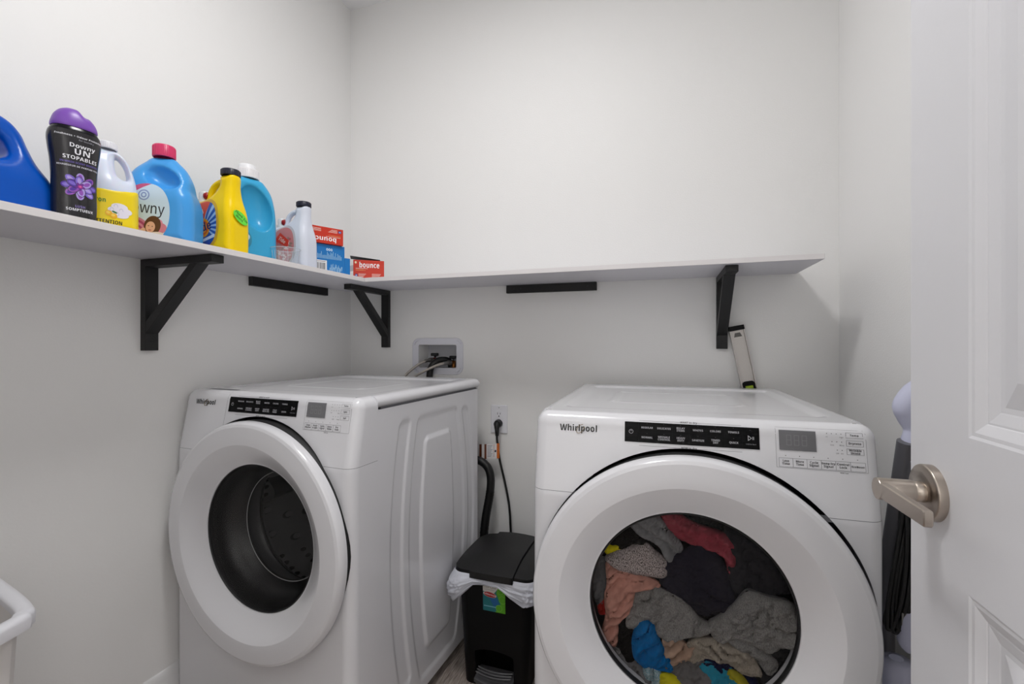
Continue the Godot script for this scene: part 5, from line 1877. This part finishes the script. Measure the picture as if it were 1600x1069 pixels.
# ------------------------------------------------------------------ laundry in the dryer
func garment(called: String, label: String, flat: Array, z0: float, thick: float, m: Material, ang := 0.0, folds := 60.0, amp := 0.006, sd := 1, kind := "clothing", cell := 0.004) -> void:
	var poly := loop2(flat, 4)
	var mean := Vector2()
	for p in poly: mean += p / poly.size()
	for i in poly.size(): poly[i] += (poly[i] - mean).normalized() * 0.004
	var lo := poly[0]
	var hi := poly[0]
	for p in poly:
		lo = lo.min(p)
		hi = hi.max(p)
	var nz := FastNoiseLite.new()
	nz.seed = sd
	nz.frequency = 1.0
	var mid := (lo + hi) * 0.5
	var reach := minf(0.016, minf(hi.x - lo.x, hi.y - lo.y) * 0.4)
	var f := func(p: Vector2) -> float: return dist(poly, p)
	var cg := clip_grid(lin(lo.x - cell, hi.x + cell, int((hi.x - lo.x) / cell) + 2), lin(lo.y - cell, hi.y + cell, int((hi.y - lo.y) / cell) + 2), f)
	var relief_at := func(p: Vector2) -> float:
		var q := (p - mid).rotated(-ang)
		var w := nz.get_noise_2d(q.x * 10.0, q.y * 10.0)
		var ph := q.y * folds * 1.5 + q.x * 9.0 + 2.4 * w + 0.7 * nz.get_noise_2d(q.x * 21.0, q.y * 21.0)
		var fade := clampf(0.55 + 1.1 * nz.get_noise_2d(q.x * 8.0 + 31.0, q.y * 16.0), 0.0, 1.2)
		var c := pow(absf(sin(ph)), 0.65)
		return amp * 2.1 * (fade * c * 1.5 - 1.0 + w * 0.8 + 0.25 * nz.get_noise_2d(q.x * 30.0, q.y * 60.0))
	var g := G.new()
	for side in [1.0, -1.0]:
		lay(g, cg, func(p: Vector2) -> Vector3:
			var d := clampf(dist(poly, p) / maxf(reach, 0.004), 0.0, 1.0)
			var h := sqrt(maxf(1.0 - (1.0 - d) * (1.0 - d), 0.0))
			return Vector3(p.x, p.y, side * thick * h * 0.5 * 0.8 + (relief_at.call(p) * smoothstep(0.0, 0.35, d) if side > 0 else 0.0)), side)
	var at := Vector3(mid.x, mid.y, z0 * 0.8 - 0.020)
	for i in g.v.size():
		g.v[i] -= Vector3(mid.x, mid.y, 0)
	var o := single(called, g, m, label, kind, "laundry in the dryer")
	var dr := Transform3D(Basis(Vector3.UP, deg_to_rad(1.15)), Vector3(1.4874, 0, 0.7814))
	o.transform = dr * Transform3D(Basis(), at)

func speckled(a: Color, b: Color) -> StandardMaterial3D:
	var m := cloth_mat(Color.WHITE, true)
	var ramp := Gradient.new()
	ramp.set_color(0, b)
	ramp.set_color(1, a)
	ramp.set_offset(0, 0.34)
	ramp.set_offset(1, 0.50)
	var t := noise(0.16, 2, 256, 44)
	t.color_ramp = ramp
	m.albedo_texture = t
	m.uv1_scale = Vector3(10, 5, 10)
	return m

func laundry() -> void:
	var heather := speckled(Color(0.58, 0.57, 0.56), Color(0.44, 0.43, 0.43))
	garment("heap", "dark heap of folded laundry filling the drum behind everything", [-0.17, 0.50, -0.19, 0.60, -0.16, 0.70, -0.09, 0.77, 0.02, 0.79, 0.12, 0.76, 0.19, 0.68, 0.205, 0.58, 0.17, 0.47, 0.10, 0.41, 0.0, 0.38, -0.09, 0.40], -0.16, 0.12, cloth_mat(Color(0.16, 0.155, 0.18)), 0.6, 30.0, 0.008, 3)
	garment("shirt", "rose pink shirt lying across the top of the laundry", [-0.063, 0.775, -0.02, 0.757, 0.022, 0.734, 0.066, 0.725, 0.09, 0.71, 0.095, 0.675, 0.084, 0.635, 0.075, 0.647, 0.069, 0.675, 0.042, 0.689, 0.011, 0.696, -0.02, 0.703, -0.048, 0.733], -0.04, 0.07, cloth_mat(Color(0.64, 0.27, 0.32)), -0.55, 75.0, 0.007, 7)
	garment("sweatshirt", "pale grey sweatshirt bunched at the upper left of the laundry", [-0.133, 0.718, -0.12, 0.745, -0.081, 0.760, -0.056, 0.737, -0.027, 0.705, -0.014, 0.684, -0.022, 0.660, -0.048, 0.655, -0.066, 0.686, -0.099, 0.700], -0.035, 0.07, cloth_mat(Color(0.55, 0.55, 0.56)), -0.7, 60.0, 0.009, 8)
	garment("tee_shirt", "black tee shirt tucked above the yellow band on the left", [-0.190, 0.673, -0.158, 0.722, -0.129, 0.722, -0.092, 0.688, -0.120, 0.672, -0.17, 0.664], -0.045, 0.06, cloth_mat(Color(0.055, 0.055, 0.06)), 0.2, 50.0, 0.006, 9)
	garment("headband", "bright yellow band above the speckled knit top", [-0.183, 0.672, -0.155, 0.672, -0.129, 0.679, -0.123, 0.672, -0.15, 0.660, -0.176, 0.650], -0.022, 0.03, cloth_mat(Color(0.88, 0.82, 0.05)), 0.2, 80.0, 0.003, 10)
	garment("knit_top", "speckled white knit top with a dark edge", [-0.176, 0.650, -0.129, 0.673, -0.092, 0.684, -0.074, 0.672, -0.048, 0.653, -0.051, 0.621, -0.084, 0.618, -0.136, 0.621, -0.173, 0.635], -0.018, 0.06, speckled(Color(0.78, 0.73, 0.72), Color(0.25, 0.22, 0.22)), -0.1, 25.0, 0.003, 11)
	garment("blouse", "peach blouse hanging down the left of the laundry", [-0.178, 0.637, -0.155, 0.622, -0.120, 0.617, -0.081, 0.614, -0.062, 0.603, -0.075, 0.592, -0.107, 0.583, -0.112, 0.565, -0.122, 0.540, -0.142, 0.515, -0.148, 0.483, -0.157, 0.450, -0.175, 0.465, -0.188, 0.478, -0.178, 0.52, -0.180, 0.559, -0.175, 0.588], 0.0, 0.055, cloth_mat(Color(0.80, 0.58, 0.52)), 0.65, 85.0, 0.007, 12)
	garment("sweater", "heather grey sweater draped across the middle left", [-0.107, 0.590, -0.09, 0.600, -0.070, 0.601, -0.024, 0.584, 0.003, 0.564, 0.022, 0.546, 0.049, 0.536, 0.015, 0.512, -0.006, 0.508, -0.034, 0.492, -0.063, 0.502, -0.084, 0.530, -0.112, 0.504, -0.133, 0.512, -0.116, 0.551], 0.008, 0.06, heather, 0.9, 38.0, 0.007, 13)
	garment("leggings", "dark navy leggings in the centre of the laundry", [-0.052, 0.655, -0.013, 0.672, 0.015, 0.694, 0.055, 0.690, 0.078, 0.642, 0.092, 0.575, 0.049, 0.550, 0.015, 0.546, -0.013, 0.566, -0.05, 0.588, -0.060, 0.620], -0.03, 0.07, cloth_mat(Color(0.15, 0.145, 0.19)), -0.3, 34.0, 0.005, 14)
	garment("trousers", "charcoal trousers at the upper right behind the glass", [0.080, 0.730, 0.131, 0.722, 0.178, 0.678, 0.204, 0.620, 0.147, 0.600, 0.115, 0.600, 0.092, 0.575, 0.075, 0.583, 0.070, 0.635, 0.080, 0.673], -0.05, 0.07, cloth_mat(Color(0.17, 0.165, 0.18)), 1.1, 22.0, 0.004, 15)
	garment("fleece", "large heather grey fleece at the right of the laundry", [0.060, 0.556, 0.092, 0.588, 0.108, 0.613, 0.122, 0.620, 0.150, 0.614, 0.185, 0.612, 0.203, 0.603, 0.211, 0.575, 0.206, 0.545, 0.166, 0.514, 0.147, 0.507, 0.115, 0.520, 0.059, 0.512, 0.040, 0.538], 0.006, 0.07, heather, 0.5, 26.0, 0.006, 16)
	garment("fleece_sleeve", "heather grey sleeve folded under the large fleece", [0.050, 0.522, 0.085, 0.526, 0.115, 0.522, 0.147, 0.503, 0.170, 0.482, 0.152, 0.456, 0.128, 0.482, 0.092, 0.502], 0.004, 0.045, heather, -0.5, 40.0, 0.004, 17)
	garment("sock_bundle", "charcoal bundle low on the right of the laundry", [0.150, 0.505, 0.185, 0.520, 0.200, 0.500, 0.185, 0.455, 0.160, 0.430, 0.140, 0.440, 0.160, 0.47], -0.01, 0.05, cloth_mat(Color(0.20, 0.195, 0.20)), 0.4, 40.0, 0.005, 18)
	garment("blue_shirt", "bright blue shirt bunched below the heather grey sweater", [-0.107, 0.522, -0.092, 0.534, -0.074, 0.522, -0.060, 0.482, -0.041, 0.455, -0.036, 0.432, -0.063, 0.430, -0.092, 0.429, -0.114, 0.447, -0.117, 0.482], 0.018, 0.06, cloth_mat(Color(0.04, 0.42, 0.68)), 1.1, 60.0, 0.007, 19)
	garment("cardigan", "cream cardigan with ribbed edges at the lower middle", [0.000, 0.498, 0.025, 0.510, 0.049, 0.513, 0.098, 0.506, 0.118, 0.494, 0.136, 0.465, 0.131, 0.455, 0.098, 0.456, 0.072, 0.472, 0.035, 0.470, 0.008, 0.458, 0.0, 0.48], 0.018, 0.05, speckled(Color(0.66, 0.62, 0.57), Color(0.56, 0.52, 0.47)), -0.35, 90.0, 0.007, 20)
	garment("napkin", "crumpled cream and brown cloth beside the blue shirt", [-0.050, 0.500, -0.028, 0.505, -0.008, 0.488, 0.012, 0.492, 0.006, 0.466, -0.016, 0.452, -0.036, 0.446, -0.052, 0.470], 0.012, 0.05, cloth_mat(Color(0.72, 0.60, 0.52)), 0.8, 90.0, 0.009, 21)
	var stripes := cloth_mat(Color.WHITE)
	var im := pic(16, 128, Color(0.07, 0.075, 0.12))
	for k in 4:
		im.fill_rect(Rect2i(0, k * 32, 16, 12), Color(0.80, 0.78, 0.74))
	stripes.albedo_texture = ImageTexture.create_from_image(im)
	stripes.uv1_scale = Vector3(10, 18, 10)
	garment("striped_shirt", "navy shirt with white stripes at the bottom of the window", [-0.046, 0.436, -0.010, 0.462, 0.022, 0.463, 0.045, 0.435, 0.020, 0.408, -0.034, 0.408], 0.014, 0.05, stripes, 0.4, 60.0, 0.008, 22)
	garment("turquoise_shorts", "turquoise shorts at the bottom of the window", [0.020, 0.455, 0.059, 0.462, 0.089, 0.450, 0.110, 0.425, 0.059, 0.405, 0.036, 0.432], 0.012, 0.045, cloth_mat(Color(0.16, 0.55, 0.66)), -0.5, 60.0, 0.006, 23)
	garment("yellow_cloth", "yellow cloth left of the striped shirt", [-0.062, 0.414, -0.034, 0.420, -0.008, 0.400, -0.03, 0.375, -0.060, 0.385], 0.022, 0.04, cloth_mat(Color(0.80, 0.76, 0.12)), 0.4, 60.0, 0.005, 24)
	garment("yellow_shorts", "small yellow shorts right of the turquoise shorts", [0.078, 0.452, 0.102, 0.446, 0.116, 0.420, 0.085, 0.410], 0.018, 0.04, cloth_mat(Color(0.72, 0.68, 0.18)), -0.5, 60.0, 0.005, 25)
	garment("navy_shorts", "deep navy shorts under the cream cardigan", [0.010, 0.459, 0.035, 0.474, 0.062, 0.478, 0.080, 0.461, 0.105, 0.445, 0.13, 0.44, 0.12, 0.41, 0.049, 0.446], 0.006, 0.045, cloth_mat(Color(0.05, 0.07, 0.22)), -0.4, 60.0, 0.006, 26)
	garment("grey_sock", "grey sock pressed to the left edge of the window", [-0.198, 0.636, -0.180, 0.632, -0.180, 0.560, -0.192, 0.533, -0.208, 0.545, -0.208, 0.601], -0.02, 0.035, cloth_mat(Color(0.42, 0.42, 0.43)), 1.4, 50.0, 0.004, 27)
	garment("red_cloth", "scrap of red cloth below the grey sock", [-0.196, 0.537, -0.178, 0.549, -0.178, 0.522, -0.194, 0.514], -0.012, 0.03, cloth_mat(Color(0.62, 0.12, 0.09)), 0.4, 60.0, 0.004, 28)
	garment("black_vest", "black vest between the peach blouse and the blue shirt", [-0.146, 0.517, -0.118, 0.503, -0.110, 0.444, -0.133, 0.426, -0.148, 0.464], 0.002, 0.05, cloth_mat(Color(0.035, 0.035, 0.04)), 1.2, 50.0, 0.005, 29)
	garment("grey_towel", "grey towel along the lower left of the window", [-0.160, 0.452, -0.129, 0.437, -0.092, 0.425, -0.080, 0.395, -0.120, 0.405, -0.155, 0.43], 0.008, 0.04, cloth_mat(Color(0.46, 0.455, 0.46)), -0.5, 70.0, 0.006, 30)
	garment("lace_top", "pale top with turquoise lace below the blue shirt", [-0.094, 0.424, -0.064, 0.426, -0.060, 0.385, -0.088, 0.380], 0.014, 0.04, speckled(Color(0.72, 0.76, 0.77), Color(0.25, 0.52, 0.58)), 1.3, 80.0, 0.005, 31)

# ------------------------------------------------------------------ lamps
func lamp(at: Vector3, r: float, energy: float, tint: Color, label: String) -> void:
	var t := thing("unseen_ceiling_lamp", label, "lamp", at)
	var g := G.new()
	g.lathe([Vector2(0.0001, 0.0), Vector2(r + 0.014, 0.0), Vector2(r + 0.014, -0.022), Vector2(r + 0.004, -0.028), Vector2(r, -0.026)], 48)
	part("lamp_base", g, mat(Color(0.85, 0.85, 0.85), 0.35, 0.6), t)
	g = G.new()
	var pr := []
	for k in lin(0, 1, 10): pr.append(Vector2(maxf(r * cos(k * PI / 2), 0.0001), -0.026 - 0.022 * sin(k * PI / 2)))
	g.lathe(pr, 48)
	var gl := mat(Color(0.95, 0.95, 0.93), 0.5)
	gl.emission_enabled = true
	gl.emission = tint
	gl.emission_energy_multiplier = 2.0
	part("lamp_shade", g, gl, t)
	var l := AreaLight3D.new()
	l.name = "lamp_light"
	l.position = Vector3(0, -0.052, 0)
	l.rotation_degrees = Vector3(-90, 0, 0)
	l.area_size = Vector2(r * 1.7, r * 1.7)
	l.light_energy = energy
	l.light_color = tint
	l.area_range = 8.0
	l.shadow_enabled = true
	t.add_child(l)
